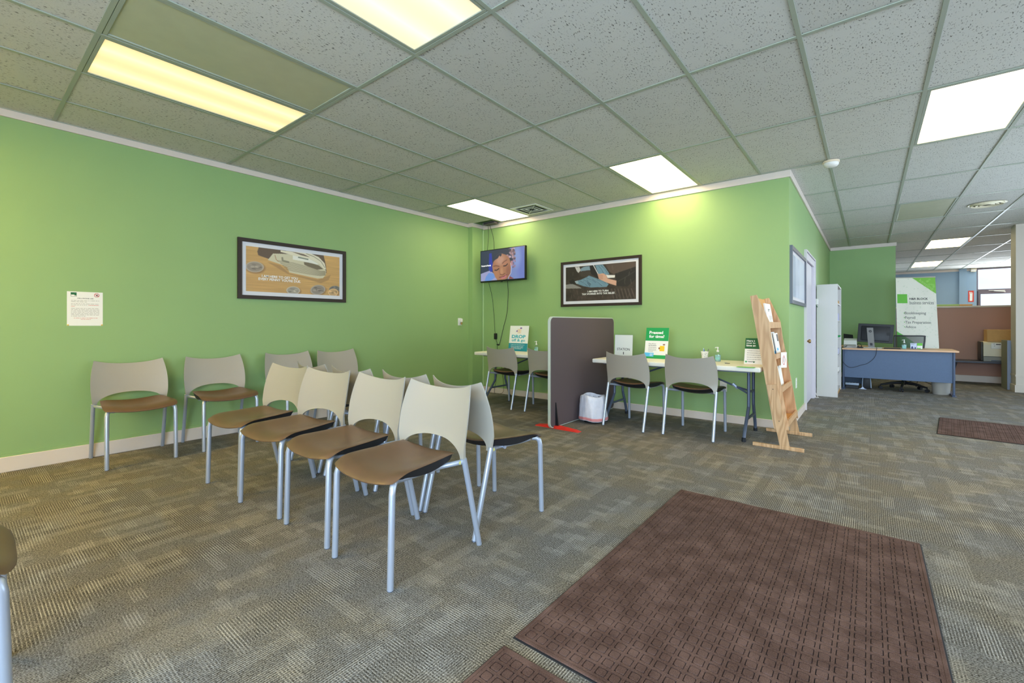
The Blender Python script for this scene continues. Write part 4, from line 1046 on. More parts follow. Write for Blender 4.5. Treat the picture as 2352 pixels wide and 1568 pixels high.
# drop off & go
t, f = card_sign('counter_sign', 'white and teal DROP off & go sign on the corner table', -4.203, -3.857, 5.18, 0.375, 8)
W, H = f.w, f.h
slab(f, 0, W, 0, H * 0.31, 0, 0.0008).build('colour_band', M_TEAL, t)
text(f, 'DROP', 0.045, H * 0.505, 0.255, M_TEALT, t, h=0.050, bold=0.035)
text(f, 'off & go', 0.050, H * 0.345, 0.245, M_TEALT, t, h=0.052, bold=0.022)
b = MB(); slab(f, 0.142, 0.212, H * 0.70, H * 0.875, 0, 0.0008, b); b.build('parcel_graphic', M_CREAMP, t)
slab(f, 0.175, 0.178, H * 0.70, H * 0.86, 0.0008, 0.0012).build('parcel_seam', M_CARD, t)
poly_slab(f, ellipse(0.206, H * 0.905, 0.019, 0.012, 12) , 0.0008, 0.0014).build('hand_graphic', M_PURPLE, t)
poly_slab(f, [(0.118, H * 0.76), (0.150, H * 0.765), (0.142, H * 0.825), (0.130, H * 0.82)], 0.0008, 0.0014).build('hand_graphic', M_PURPLE, t)
text(f, '\u2022 Leave your tax prep to us', 0.030, H * 0.228, 0.26, M_TEXTW, t, h=0.013, bold=0.02)
text(f, '\u2022 Review and approve your', 0.030, H * 0.165, 0.245, M_TEXTW, t, h=0.013, bold=0.02)
text(f, 'completed return online', 0.048, H * 0.118, 0.222, M_TEXTW, t, h=0.013, bold=0.02)
text(f, 'at your convenience', 0.048, H * 0.072, 0.185, M_TEXTW, t, h=0.013, bold=0.02)
# station 1 in an acrylic stand
t = thing('station_sign', 'clear acrylic stand holding a STATION 1 sheet on the folding table', 'sign', (-2.33, 5.09, ZT))
f = Face((-2.448, 5.085, ZT), (1, 0, 0), (0, 0.07, 1), 0.236, 0.270)
slab(f, 0, 0.236, 0.002, 0.27, -0.0015, 0).build('back_pane', M_ACRYL, t)
slab(f, 0.003, 0.233, 0.004, 0.266, 0.0005, 0.0013).build('sheet', M_PAPER, t)
slab(f, 0, 0.236, 0.002, 0.27, 0.0035, 0.0048).build('front_pane', M_ACRYL, t)
MB().box(-2.448, -2.212, 5.04, 5.12, ZT, ZT + 0.003).build('stand_base', M_ACRYL, t)
text(f, 'STATION', 0.034, 0.078, 0.164, M_TEXTK, t, h=0.030, bold=0.012, d=0.0018)
text(f, '1', 0.114, 0.030, 0.010, M_TEXTK, t, h=0.030, bold=0.012, d=0.0018)
# pressed for time?
t, f = card_sign('counter_sign', 'green and white Pressed for time? sign on the folding table', -2.058, -1.790, 5.06, 0.362, 12)
W, H = f.w, f.h
slab(f, 0, W, H * 0.575, H, 0, 0.0008).build('colour_band', M_GREEN, t)
slab(f, 0, W, 0, H * 0.115, 0, 0.0008).build('colour_band', M_GREEN, t)
text(f, 'Pressed', 0.040, H * 0.795, 0.162, M_TEXTW, t, h=0.036, bold=0.035)
text(f, 'for time?', 0.040, H * 0.668, 0.180, M_TEXTW, t, h=0.036, bold=0.035)
text(f, 'Drop off your', 0.042, H * 0.455, 0.088, M_TEXTK, t, h=0.014, bold=0.01)
text(f, 'tax documents', 0.042, H * 0.405, 0.092, M_TEXTK, t, h=0.014, bold=0.01)
word_lines(f, 0.042, H * 0.36, 0.095, 5, 0.0125, 0.0035, M_TEXTG, t, seed=21)
slab(f, 0.175, 0.230, H * 0.245, H * 0.415, 0, 0.0008).build('parcel_graphic', M_YELLOW, t)
slab(f, 0.2015, 0.2035, H * 0.245, H * 0.40, 0.0008, 0.0012).build('parcel_seam', M_CARD, t)
poly_slab(f, ellipse(0.222, H * 0.455, 0.014, 0.008, 12), 0.0, 0.0014).build('hand_graphic', M_SKINP, t)
poly_slab(f, ellipse(0.170, H * 0.335, 0.010, 0.012, 12), 0.0008, 0.0014).build('hand_graphic', M_SKINP, t)
slab(f, 0, 0.108, H * 0.06, H * 0.185, 0.0008, 0.0014).build('blue_label', M_LBLUE, t)
word_lines(f, 0.064, H * 0.145, 0.035, 3, 0.0105, 0.005, M_TEXTW, t, d=0.0018, seed=22, last=0.8)
# sign behind the rack
t, f = card_sign('counter_sign', 'dark green topped sign on the table, partly hidden by the wooden rack', -0.985, -0.812, 4.98, 0.268, 18, rotz=0)
W, H = f.w, f.h
slab(f, 0, W, H * 0.585, H, 0, 0.0008).build('colour_band', M_DGREEN, t)
text(f, 'Here t', 0.012, H * 0.86, 0.075, M_TEXTW, t, h=0.020, bold=0.03)
text(f, 'your lo', 0.010, H * 0.765, 0.082, M_TEXTW, t, h=0.020, bold=0.03)
text(f, 'time an', 0.010, H * 0.675, 0.086, M_TEXTW, t, h=0.020, bold=0.03)
word_lines(f, 0.022, H * 0.50, 0.13, 6, 0.022, 0.004, M_TEXTG, t, seed=31)
slab(f, 0.010, 0.025, H * 0.055, H * 0.115, 0, 0.0008).build('logo', M_GREEN, t)
poly_slab(f, ellipse(0.088, H * 0.08, 0.008, 0.008, 14), 0, 0.0008).build('logo', M_DGREEN, t)
word_lines(f, 0.036, H * 0.07, 0.04, 1, 0.02, 0.006, M_TEXTG, t, seed=32, last=1)
# pump bottles
def sanitizer(x, y, z, label, s=1.0, rz=0.0):
    t = thing('sanitizer_bottle', label, 'bottle', (x, y, z), 'hand sanitizer pump bottles')
    MB().lathe([(0.027, 0), (0.030, 0.004), (0.031, 0.075), (0.027, 0.092), (0.013, 0.101), (0.012, 0.106)], 20, (x, y, z), sy=0.62).build('bottle', M_ACRYL, t)
    MB().lathe([(0.025, 0.003), (0.028, 0.006), (0.029, 0.070), (0.0, 0.072)], 20, (x, y, z), sy=0.60).build('gel', M_GEL, t)
    b = MB(); b.box(x - 0.021, x + 0.021, y - 0.0196, y - 0.0190, z + 0.022, z + 0.045); b.build('bottle_label', mat('label_mint', (140, 206, 196), 0.5), t)
    p_ = MB().lathe([(0.013, 0.103), (0.0135, 0.118), (0.006, 0.121), (0.0045, 0.146)], 14, (x, y, z))
    p_.lathe([(0.009, 0.140), (0.009, 0.152), (0.004, 0.156)], 12, (x, y, z)); p_.tube([(x, y, z + 0.150), (x - 0.020, y - 0.003, z + 0.150), (x - 0.026, y - 0.004, z + 0.143)], 0.004, 8)
    p_.build('pump', M_WHITE, t)
    return t
sanitizer(-3.690, 5.18, ZT, 'clear hand sanitizer pump bottle beside the DROP off & go sign')
sanitizer(-1.258, 5.09, ZT, 'clear hand sanitizer pump bottle beside the cup of pens')
sanitizer(0.447, 9.68, 0.705, 'clear hand sanitizer pump bottle on the far office desk')
# cup of pens
t = thing('pen_cup', 'white patterned paper cup holding pens on the folding table', 'cup', (-1.393, 5.10, ZT))
MB().lathe([(0.027, 0.0), (0.0275, 0.002), (0.038, 0.098), (0.0405, 0.101), (0.038, 0.103), (0.036, 0.098), (0.026, 0.006), (0.0, 0.005)], 24, (-1.393, 5.10, ZT)).build('cup_body', M_PAPER, t)
b = MB(); rr = random.Random(4)
for _ in range(26):
    a, z = rr.uniform(PI, 2 * PI), rr.uniform(0.012, 0.09); r0 = 0.0278 + (0.0106 * z / 0.098) + 0.0008; w_ = rr.uniform(0.05, 0.16)
    b.add([(-1.393 + r0 * math.cos(a + d), 5.10 + r0 * math.sin(a + d), ZT + z + e) for d, e in ((-w_, 0), (0, -0.004), (w_, 0.001), (0, 0.004))], [(0, 1, 2, 3)])
b.build('leaf_print', mat('leaf_green', (90, 120, 100), 0.6), t)
for i, (dx, dy, tx, m) in enumerate(((-0.008, 0.008, -0.016, M_TEXTK), (0.0, -0.006, -0.004, mat('pen_blue', (50, 90, 170), 0.4)), (0.012, 0.004, 0.036, M_TEXTG), (-0.012, -0.004, -0.010, M_SILVER))):
    pn = MB().tube([(-1.393 + dx, 5.10 + dy, ZT + 0.008), (-1.393 + tx, 5.10 + dy * 2.2, ZT + 0.118 + 0.006 * i)], 0.004, 8).build_at('pen', m, (-1.393 + dx, 5.10 + dy, ZT + 0.008))
    tag(pn, ['black pen standing at the back left of the paper cup', 'blue pen in the middle of the paper cup', 'grey pen leaning to the right in the paper cup', 'silver pen at the left of the paper cup'][i], 'pen', 'pens in the paper cup')
o = MB().box(-0.965, -0.815, 4.545, 4.615, ZT, ZT + 0.002, 0.0006, 1).build_at('leaflet', M_LGREEN, (-0.89, 4.58, ZT)); tag(o, 'green leaflet lying flat on the table near the wooden rack', 'leaflet')
t = thing('staple_remover', 'tiny dark clip lying on the table behind the green leaflet', 'clip', (-1.118, 4.895, ZT))
MB().box(-1.142, -1.096, 4.887, 4.903, ZT, ZT + 0.005, 0.002, 1).build('jaw', M_BLACKPL, t); MB().box(-1.15, -1.12, 4.889, 4.901, ZT + 0.005, ZT + 0.008, 0.001, 1).build('lever', M_SILVER, t)

# ================================================================== WOODEN BROCHURE RACK
t = thing('brochure_rack', 'leaning oak brochure rack with four shelves at the wall corner', 'rack', (-0.64, 4.97, 0))
side = [(-0.865, 1.376), (-0.812, 1.386), (-0.710, 1.141), (-0.690, 0.98), (-0.612, 0.543), (-0.556, 0.172), (-0.671, 0.172)]
MB().prism(side, 4.632, 4.652, 'xz').build('side_panel', M_OAK, t, 20)
MB().prism(side, 5.290, 5.310, 'xz').build('side_panel', M_OAK, t, 20)
for y0, y1, yb in ((4.612, 4.632, 4.632), (5.310, 5.328, 5.318)):
    lg = MB().prism([(-0.726, 0.566), (-0.645, 0.576), (-0.549, 0.030), (-0.624, 0.030)], y0, y1, 'xz').build('leg', M_OAK, t, 20)
    if y0 < 5:
        for px_, pz_ in ((-0.676, 0.53), (-0.628, 0.25)):
            k = MB().lathe([(0.004, 0), (0.003, 0.001)], 10); k.v = [(px_ + v[0], y0 - v[2], pz_ + v[1]) for v in k.v]; k.build('screw', M_TEXTK, lg)
    yc = (y0 + y1) / 2
    MB().box(-0.840, -0.440, yc - 0.014, yc + 0.014, 0.0, 0.031, 0.003, 1).build('foot_bar', M_OAK, t)
MB().prism([(-0.862, 1.366), (-0.850, 1.368), (-0.660, 0.185), (-0.671, 0.182)], 4.652, 5.290, 'xz').build('back_panel', M_OAKP, t, 20)
def back_x(z): return -0.862 + (1.366 - z) * 0.1605
for zt_, zb_, xf in ((1.136, 1.078, -0.704), (0.842, 0.798, -0.655), (0.549, 0.503, -0.607), (0.256, 0.205, -0.558)):
    MB().prism([(xf - 0.016, zt_), (xf - 0.002, zt_), (xf, zb_), (xf - 0.016, zb_)], 4.652, 5.290, 'xz').build('shelf_lip', M_OAK, t, 20)
    MB().prism([(xf - 0.016, zb_), (xf - 0.016, zb_ + 0.012), (back_x(zb_) + 0.012, zb_ + 0.004), (back_x(zb_) + 0.014, zb_ - 0.008)], 4.652, 5.290, 'xz').build('shelf_board', M_OAKP, t, 20)
def booklet(name, label, y0, y1, zb, h, xo, m, th=0.006, stripes=()):
    """leaflet leaning on the rack's back panel; xo pushes it forward"""
    tl = Vector((-0.1605, 0, 1)).normalized(); nrm = Vector((1, 0, 0.1605)).normalized()
    b0 = Vector((back_x(zb) + 0.0145 + xo, y0, zb))
    f = Face(b0, (0, 1, 0), tl, y1 - y0, h)
    t = thing(name, label, 'brochure', b0 + Vector((0, (y1 - y0) / 2, 0)), 'brochures in the wooden rack')
    slab(f, 0, f.w, 0, h, 0, th).build('cover', m, t)
    slab(f, 0.002, f.w - 0.002, h, h + 0.0008, 0.001, th - 0.001).build('page_edge', M_PAPER, t)
    for a, b_, c, d, mm in stripes: slab(f, a * f.w, b_ * f.w, c * h, d * h, th, th + 0.0006).build('cover_band', mm, t)
    return t, f
tb, f = booklet('booklet', 'white booklet on the top shelf of the wooden rack', 4.82, 5.13, 1.09, 0.225, 0.05, M_PAPER, 0.012)
word_lines(f, 0.12, 0.165, 0.10, 2, 0.014, 0.006, M_TEXTK, tb, d=0.0135, seed=41); word_lines(f, 0.12, 0.10, 0.15, 4, 0.012, 0.003, M_TEXTG, tb, d=0.0135, seed=42)
booklet('magazine', 'green and blue brochure at the back of the second rack shelf', 4.96, 5.20, 0.812, 0.235, 0.004, M_DGREEN, 0.010, [(0, 1, 0.2, 0.5, M_LBLUE)])
booklet('magazine', 'white brochure leaning in the middle of the second rack shelf', 4.99, 5.21, 0.812, 0.225, 0.030, M_PAPER, 0.012, [(0.1, 0.9, 0.05, 0.18, M_LBLUE)])
booklet('magazine', 'dark topped brochure in front on the second rack shelf', 5.04, 5.25, 0.812, 0.215, 0.052, M_PAPER, 0.010, [(0.55, 0.95, 0.62, 0.94, M_TEXTG), (0.1, 0.5, 0.2, 0.32, M_LBLUE)])
booklet('leaflet_stack', 'white leaflets standing on the third rack shelf', 4.80, 5.05, 0.516, 0.20, 0.052, M_PAPER, 0.016)
ft = Face((-0.652, 4.895, 0.703), (0.55, 0.835, 0), (0, 0, 1), 0.072, 0.137)
tg = thing('hanging_tag', 'white tag with a red ring hanging on the second rack shelf', 'tag', ft.p(0.036, 0))
slab(ft, 0, 0.072, 0, 0.145, 0, 0.0015).build('tag_card', M_PAPER, tg)
b = MB(); o_ = ellipse(0.036, 0.070, 0.017, 0.044, 24); i_ = ellipse(0.036, 0.070, 0.012, 0.038, 24)
b.add([ft.p(x, y, 0.002) for x, y in o_ + i_], [(k, (k + 1) % 24, (k + 1) % 24 + 24, k + 24) for k in range(24)]); b.build('red_ring', M_REDT, tg)
word_lines(ft, 0.030, 0.09, 0.012, 4, 0.012, 0.006, M_TEXTK, tg, d=0.002, seed=51, last=1)

# ================================================================== WHITE BOOKCASE
cx0, cx1, cy0, cy1 = -0.636, -0.370, 8.372, 9.47
t = thing('bookcase', 'tall narrow white bookcase standing beside the hall door', 'bookcase', ((cx0 + cx1) / 2, (cy0 + cy1) / 2, 0))
for a, b_ in ((cy0, cy0 + 0.02), (cy1 - 0.02, cy1)): MB().box(cx0, cx1, a, b_, 0, 1.722, 0.002, 1).build('side_panel', M_CABINET, t)
MB().box(cx0, cx1, cy0 + 0.02, cy1 - 0.02, 1.700, 1.720).build('top_panel', M_CABINET, t)
MB().box(cx0, cx0 + 0.008, cy0 + 0.02, cy1 - 0.02, 0.06, 1.70).build('back_panel', M_CABINET, t)
SH = (0.07, 0.33, 0.62, 0.90, 1.17, 1.44)
for z in SH: MB().box(cx0 + 0.008, cx1 - 0.012, cy0 + 0.02, cy1 - 0.02, z - 0.018, z).build('shelf', M_CABINET, t)
MB().box(cx1 - 0.03, cx1 - 0.015, cy0 + 0.02, cy1 - 0.02, 0.0, 0.052).build('plinth', M_CARD, t)
def carton(name, label, x0, x1, y0, y1, z0, z1, m, cat='box', group=None, tape=M_CARD):
    o = MB().box(x0, x1, y0, y1, z0, z1, 0.004, 1).build_at(name, m, ((x0 + x1) / 2, (y0 + y1) / 2, z0)); tag(o, label, cat, group)
    MB().box(x0 + (x1 - x0) * 0.42, x0 + (x1 - x0) * 0.58, y0 - 0.0006, y1 + 0.0006, z1, z1 + 0.0008).build('tape', tape, o)
    return o
carton('box', 'pale box on the third shelf of the white bookcase', -0.56, -0.392, 9.10, 9.40, 0.62, 0.71, mat('box_pale', (206, 206, 226), 0.6), group='boxes in the white bookcase', tape=M_PAPER)
carton('box', 'lilac box on the fifth shelf of the white bookcase', -0.56, -0.395, 9.08, 9.38, 1.17, 1.29, mat('box_lilac', (190, 190, 226), 0.6), group='boxes in the white bookcase', tape=M_PAPER)
carton('box', 'brown box on the top shelf of the white bookcase', -0.56, -0.395, 9.12, 9.36, 1.44, 1.50, M_CARD, group='boxes in the white bookcase', tape=M_PAPER)
carton('box', 'small patterned box on the lowest shelf of the white bookcase', -0.56, -0.392, 9.15, 9.40, 0.33, 0.40, M_PAPER, group='boxes in the white bookcase', tape=M_PURPLE)
o = MB().box(-0.55, -0.375, 9.0, 9.42, 0.90, 0.925, 0.004, 1).build_at('folder', M_GREEN, (-0.46, 9.2, 0.90)); tag(o, 'green folder lying on the fourth shelf of the white bookcase', 'folder')

# ================================================================== OFFICE DESK GROUP
t = thing('office_desk', 'office desk with a beech top and blue grey front panel', 'desk', (0.34, 9.9, 0))
DZ = 0.705
MB().box(-0.362, 1.066, 9.50, 10.25, DZ - 0.026, DZ, 0.003, 1).build('desktop', M_BEECH, t)
MB().box(-0.330, 1.005, 9.575, 9.593, 0.205, DZ - 0.026, 0.002, 1).build('front_panel', M_DESK, t)
for x0, x1 in ((-0.355, -0.330), (1.005, 1.030)):
    MB().box(x0, x1, 9.56, 9.64, 0.02, DZ - 0.026, 0.003, 1).build('upright', M_DESKDK, t)
    MB().box(x0, x1, 9.64, 10.20, 0.30, DZ - 0.026, 0.003, 1).build('end_panel', M_DESKDK, t)
    MB().prism([(9.52, 0.0), (9.52, 0.010), (9.57, 0.028), (10.10, 0.028), (10.20, 0.010), (10.20, 0.0)], x0 - 0.012, x1 + 0.012, 'yz').build('foot', M_DESKDK, t)
t = thing('side_return', 'low blue grey return panel standing behind the office desk', 'desk panel', (-0.2, 10.55, 0))
MB().box(-0.40, 0.02, 10.53, 10.55, 0.0, 0.68, 0.002, 1).build('panel', M_DESK, t); MB().box(-0.02, 0.04, 10.47, 10.62, 0.0, 0.025, 0.004, 1).build('foot', M_DESKDK, t)
MB().box(-0.42, 0.06, 10.40, 10.95, 0.68, 0.705, 0.003, 1).build('top', M_BEECH, t)
# monitor, seen from behind
Mm = Matrix.Translation((0.088, 9.80, 0)) @ Matrix.Rotation(R(-4), 4, 'Z') @ Matrix.Rotation(R(-7), 4, 'X')
t = thing('monitor', 'black computer monitor seen from behind on the office desk', 'monitor', (0.038, 9.80, DZ))
Mt = Matrix.Translation((0.082, 9.80, 0.955)) @ Matrix.Rotation(R(-3), 4, 'Z') @ Matrix.Rotation(R(3), 4, 'Y') @ Matrix.Rotation(R(-8), 4, 'X')
MB().box(-0.236, 0.236, 0.0, 0.022, -0.158, 0.160, 0.004, 1, M=Mt).build('casing', mat('monitor_black', (26, 27, 32), 0.45), t)
MB().box(-0.19, 0.19, -0.022, 0.0, -0.13, 0.12, 0.010, 2, M=Mt).build('back_hump', mat('monitor_black', (26, 27, 32), 0.45), t)
MB().box(-0.226, 0.226, 0.022, 0.0235, -0.148, 0.150, M=Mt).build('screen', M_BLACKPL, t)
MB().box(0.150, 0.195, -0.0235, -0.0215, -0.03, 0.02, 0.001, 1, M=Mt).build('badge_plate', M_BLACKPL, t)
f = Face((-0.028, 9.752, DZ + 0.012), (1, 0, 0), Vector((-0.065, 0.02, 1)), 0.104, 0.34)
st = MB(); poly_slab(f, [(0.018, 0), (0.104, 0), (0.104, 0.335), (0.018, 0.335)], -0.016, 0.0, st); sto = st.build('stand_neck', mat('stand_grey', (122, 119, 114), 0.45), t)
poly_slab(f, [(0.044, 0.030), (0.078, 0.030), (0.078, 0.075), (0.044, 0.075)], 0.0, 0.0006).build('cable_hole', M_BLACKPL, sto)
poly_slab(f, ellipse(0.062, 0.275, 0.021, 0.021, 24), 0.0, 0.001).build('logo', M_BLACKPL, sto)
text(f, 'hp', 0.0485, 0.2625, 0.027, mat('stand_grey', (140, 138, 134), 0.35), sto, bold=0.0, d=0.0018, shear=0.25, name='logo_letters')
MB().box(-0.075, 0.175, 9.70, 9.90, DZ, DZ + 0.012, 0.004, 1).build('stand_base', M_METAL, t)
cable('monitor_cable', 'black cable drooping across the front of the office desk', [(0.10, 9.72, DZ + 0.016), (0.10, 9.60, DZ + 0.012), (0.098, 9.492, DZ - 0.004), (0.085, 9.487, 0.60), (0.04, 9.488, 0.52), (-0.03, 9.489, 0.455), (-0.11, 9.49, 0.425), (-0.20, 9.49, 0.385), (-0.27, 9.492, 0.385), (-0.33, 9.494, 0.44), (-0.352, 9.496, 0.475)], 0.0035)
t = thing('keyboard', 'black keyboard lying behind the monitor on the office desk', 'keyboard', (0.25, 9.66, DZ))
MB().box(0.190, 0.405, 9.60, 9.72, DZ, DZ + 0.010, 0.003, 1).build('body', M_BLACKPL, t)
b = MB()
for i in range(10):
    for j_ in range(4): b.box(0.198 + i * 0.0202, 0.214 + i * 0.0202, 9.612 + j_ * 0.025, 9.631 + j_ * 0.025, DZ + 0.010, DZ + 0.015)
tag(b.build('keys', mat('key_grey', (40, 40, 44), 0.5), t), kind='stuff')
# document scanner
t = thing('document_scanner', 'white and grey document scanner on the desk beside the bookcase', 'scanner', (-0.26, 9.85, DZ))
MB().prism([(9.70, DZ), (10.02, DZ), (10.02, DZ + 0.09), (9.90, DZ + 0.155), (9.78, DZ + 0.12), (9.70, DZ + 0.05)], -0.345, -0.165, 'yz').build('body', M_WHITE, t, 20)
MB().prism([(9.70, DZ + 0.02), (9.66, DZ + 0.02), (9.66, DZ + 0.045), (9.70, DZ + 0.055)], -0.335, -0.175, 'yz').build('front_cover', M_GREYP, t)
MB().add([(-0.355, 9.93, DZ + 0.135), (-0.215, 9.93, DZ + 0.125), (-0.225, 10.03, DZ + 0.215), (-0.36, 10.03, DZ + 0.235), (-0.355, 9.94, DZ + 0.130), (-0.215, 9.94, DZ + 0.120), (-0.225, 10.04, DZ + 0.210), (-0.36, 10.04, DZ + 0.230)], [(0, 1, 2, 3), (4, 5, 6, 7), (0, 4, 5, 1), (1, 5, 6, 2), (2, 6, 7, 3), (3, 7, 4, 0)]).build('paper_tray', M_BLACKPL, t)
MB().tube(arc_pts([(-0.30, 9.655, DZ + 0.035), (-0.31, 9.64, DZ + 0.02), (-0.345, 9.63, DZ + 0.006)], 4), 0.005, 6).build('cord', M_BLACKPL, t)
b = MB().tube(arc_pts([(-0.165, 9.80, DZ + 0.05), (-0.13, 9.80, DZ + 0.075), (-0.10, 9.82, DZ + 0.03), (-0.12, 9.84, DZ + 0.006)], 5), 0.005, 6).build('cord', M_BLACKPL, t)
t = thing('telephone', 'low dark desk telephone under the monitor', 'telephone', (-0.1, 9.63, DZ))
MB().box(-0.158, -0.082, 9.585, 9.70, DZ, DZ + 0.022, 0.006, 1).build('base', M_BLACKPL, t); MB().tube([(-0.145, 9.61, DZ + 0.03), (-0.145, 9.68, DZ + 0.03)], 0.012, 8).build('handset', M_BLACKPL, t)
# card holder
t = thing('card_holder', 'small stand of printed cards beside the sanitizer on the desk', 'card holder', (0.594, 9.68, DZ))
MB().box(0.521, 0.668, 9.65, 9.71, DZ, DZ + 0.012, 0.002, 1).build('tray', M_ACRYL, t)
f = Face((0.521, 9.665, DZ + 0.012), (1, 0, 0), (0, 0.15, 1), 0.147, 0.095)
slab(f, 0.002, 0.078, 0, 0.090, -0.010, 0).build('card_stack', mat('card_pale', (206, 214, 236), 0.5), t)
slab(f, 0.082, 0.145, 0, 0.092, -0.010, 0).build('card_stack', M_PAPER, t)
slab(f, 0.082, 0.145, 0.050, 0.092, 0, 0.0006).build('card_band', M_LGREEN, t); slab(f, 0.082, 0.125, 0.0, 0.012, 0, 0.0006).build('card_band', M_LGREEN, t)
b = MB(); poly_slab(f, [(0.008, 0), (0.04, 0), (0.034, 0.028), (0.024, 0.042), (0.012, 0.026)], 0, 0.0006, b); poly_slab(f, [(0.048, 0), (0.070, 0), (0.066, 0.024), (0.056, 0.030)], 0, 0.0006, b); b.build('figure_print', mat('navy_print', (58, 66, 110), 0.5), t)
word_lines(f, 0.008, 0.078, 0.06, 2, 0.012, 0.005, M_TEXTG, t, seed=61, d=0.001)
# desk waste bin
t = thing('desk_bin', 'silver round waste bin under the right end of the office desk', 'bin', (0.895, 9.80, 0))
MB().lathe([(0.100, 0.0), (0.102, 0.004), (0.124, 0.27), (0.127, 0.275), (0.120, 0.275), (0.098, 0.01), (0.0, 0.008)], 28, (0.895, 9.80, 0)).build('bin_body', M_METAL, t)
MB().lathe([(0.121, 0.270), (0.129, 0.272), (0.129, 0.281), (0.121, 0.281)], 28, (0.895, 9.80, 0)).build('rim', M_METAL, t)
# things under the desk
t = thing('power_strip', 'pale power strip on the floor under the desk left end', 'power strip', (-0.22, 9.78, 0))
MB().box(-0.325, -0.135, 9.74, 9.80, 0.055, 0.095, 0.008, 2).build('body', mat('strip_pale', (170, 186, 206), 0.4), t)
MB().box(-0.32, -0.14, 9.735, 9.82, 0.0, 0.055, 0.006, 1).build('base_box', M_BLACKPL, t)
b = MB()
for i in range(4): b.box(-0.30 + i * 0.042, -0.275 + i * 0.042, 9.755, 9.785, 0.095, 0.099)
b.build('outlets', M_BLACKPL, t)
t = thing('desk_speaker', 'black speaker box with a pale trim under the office desk', 'speaker', (-0.02, 9.86, 0))
MB().box(-0.10, 0.03, 9.80, 9.92, 0.0, 0.205, 0.012, 2).build('body', M_BLACKPL, t)
b = MB(); b.tube(arc_pts([(-0.092, 9.795, 0.01), (-0.086, 9.795, 0.17), (-0.07, 9.795, 0.195)], 4), 0.007, 6); b.tube(arc_pts([(0.0, 9.795, 0.20), (0.018, 9.795, 0.185), (0.028, 9.795, 0.02)], 4), 0.008, 6); b.build('trim', mat('strip_pale', (170, 186, 206), 0.4), t)
MB().prism([(-0.14, 0.0), (-0.03, 0.0), (-0.06, 0.012), (-0.085, 0.045), (-0.11, 0.012)], 9.72, 9.78, 'xz').build('stand_foot', M_SILVER, t)

# office chair
OC = (0.46, 10.03)
t = thing('office_chair', 'black mesh swivel office chair pulled up to the far desk', 'chair', (*OC, 0))
for k in range(5):
    a = R(-98 + 72 * k); dx, dy = math.cos(a), math.sin(a)
    sp_ = MB(); L = 0.31
    pts = [Vector((OC[0] + dx * q_, OC[1] + dy * q_, z)) for q_, z in ((0.03, 0.125), (0.16, 0.112), (L, 0.075))]
    sp_.tube(pts, [0.026, 0.021, 0.015], 8); so = sp_.build('base_spoke', M_BLACKPL, t, 50)
    cw = MB()
    for s in (-1, 1):
        c0 = Vector((OC[0] + dx * L, OC[1] + dy * L, 0.027)) + Vector((-dy, dx, 0)) * 0.016 * s
        cw.tube([c0 - Vector((-dy, dx, 0)) * 0.009, c0 + Vector((-dy, dx, 0)) * 0.009], 0.027, 14)
    cw.tube([(OC[0] + dx * L, OC[1] + dy * L, 0.03), (OC[0] + dx * L, OC[1] + dy * L, 0.08)], 0.008, 8)
    cw.build('caster', M_RUBBER, so)
MB().tube([(*OC, 0.09), (*OC, 0.28), (*OC, 0.40)], [0.028, 0.028, 0.016], 14).build('gas_lift', M_BLACKPL, t, 50)
MB().box(OC[0] - 0.24, OC[0] + 0.24, OC[1] - 0.20, OC[1] + 0.26, 0.40, 0.47, 0.03, 3).build('seat', M_BLACKPL, t)
def cb(u, v):   # back surface
    return Vector((0.535 + (u - 0.5) * (0.40 - 0.03 * (1 - v)) + 0.02 * v, 10.37 + 0.05 * v - 0.05 * (1 - (2 * u - 1) ** 2) + 0.05, 0.52 + 0.385 * v))
rim = arc_pts([cb(0.02, 0.0), cb(0, 0.5), cb(0.0, 0.93), cb(0.05, 1.0), cb(0.5, 1.0), cb(0.95, 1.0), cb(1.0, 0.93), cb(1, 0.5), cb(0.98, 0.0), cb(0.5, 0.0), cb(0.02, 0.0)], 5)
MB().tube(rim, 0.012, 8, False).build('back_frame', mat('chair_frame', (66, 64, 68), 0.5), t, 50)
g_ = [[cb(u / 12, v / 8) for v in range(9)] for u in range(13)]
MB().shell(g_, [[p + Vector((0, 0.003, 0)) for p in r_] for r_ in g_]).build('back_mesh', M_MESHB, t)
MB().tube(arc_pts([(OC[0] + 0.02, OC[1] + 0.2, 0.42), (0.53, 10.36, 0.43), (0.535, 10.40, 0.55)], 5), 0.020, 8).build('back_post', M_BLACKPL, t, 50)

# ================================================================== BANNER
bl, br, tr, tl = Vector((0.412, 10.78, 0.02)), Vector((0.985, 10.78, 0.02)), Vector((0.927, 11.0, 1.945)), Vector((0.390, 11.0, 1.965))
VCUT = 0.20; bl, br = bl.lerp(tl, VCUT), br.lerp(tr, VCUT)      # lower edge hangs behind the desk, clear of the floor
t = thing('banner_stand', 'tall white and green business services banner behind the office desk', 'banner', (0.70, 10.80, 0))
P = Paint(120, 380, (246, 239, 222)); P.grain(0.02, 4, 6, 9)
g = np.random.default_rng(8)
for _ in range(150): P.ell(g.random(), g.random(), 0.016, 0.0050, (212, 220, 190), 0.8, 0, 0.5)
def bq(x, y):   # traced on the photo's banner: x 150..(955..1030), y 85..1500 is the part above the desk
    v = 1 - (y - 85) / (2150 - 85); u = (x - (150 + (y - 85) * 0.021)) / ((940 - 150) + (y - 85) * 0.0385)
    return (u, (v - VCUT) / (1 - VCUT))
P.poly([bq(450, 60), bq(960, 60), bq(970, 395), bq(945, 390)], (134, 200, 70), 1)
P.poly([bq(130, 1120), bq(175, 1130), bq(330, 1222), bq(740, 1470), bq(900, 1640), bq(900, 2160), bq(100, 2160), bq(100, 1120)], (96, 186, 66), 1)
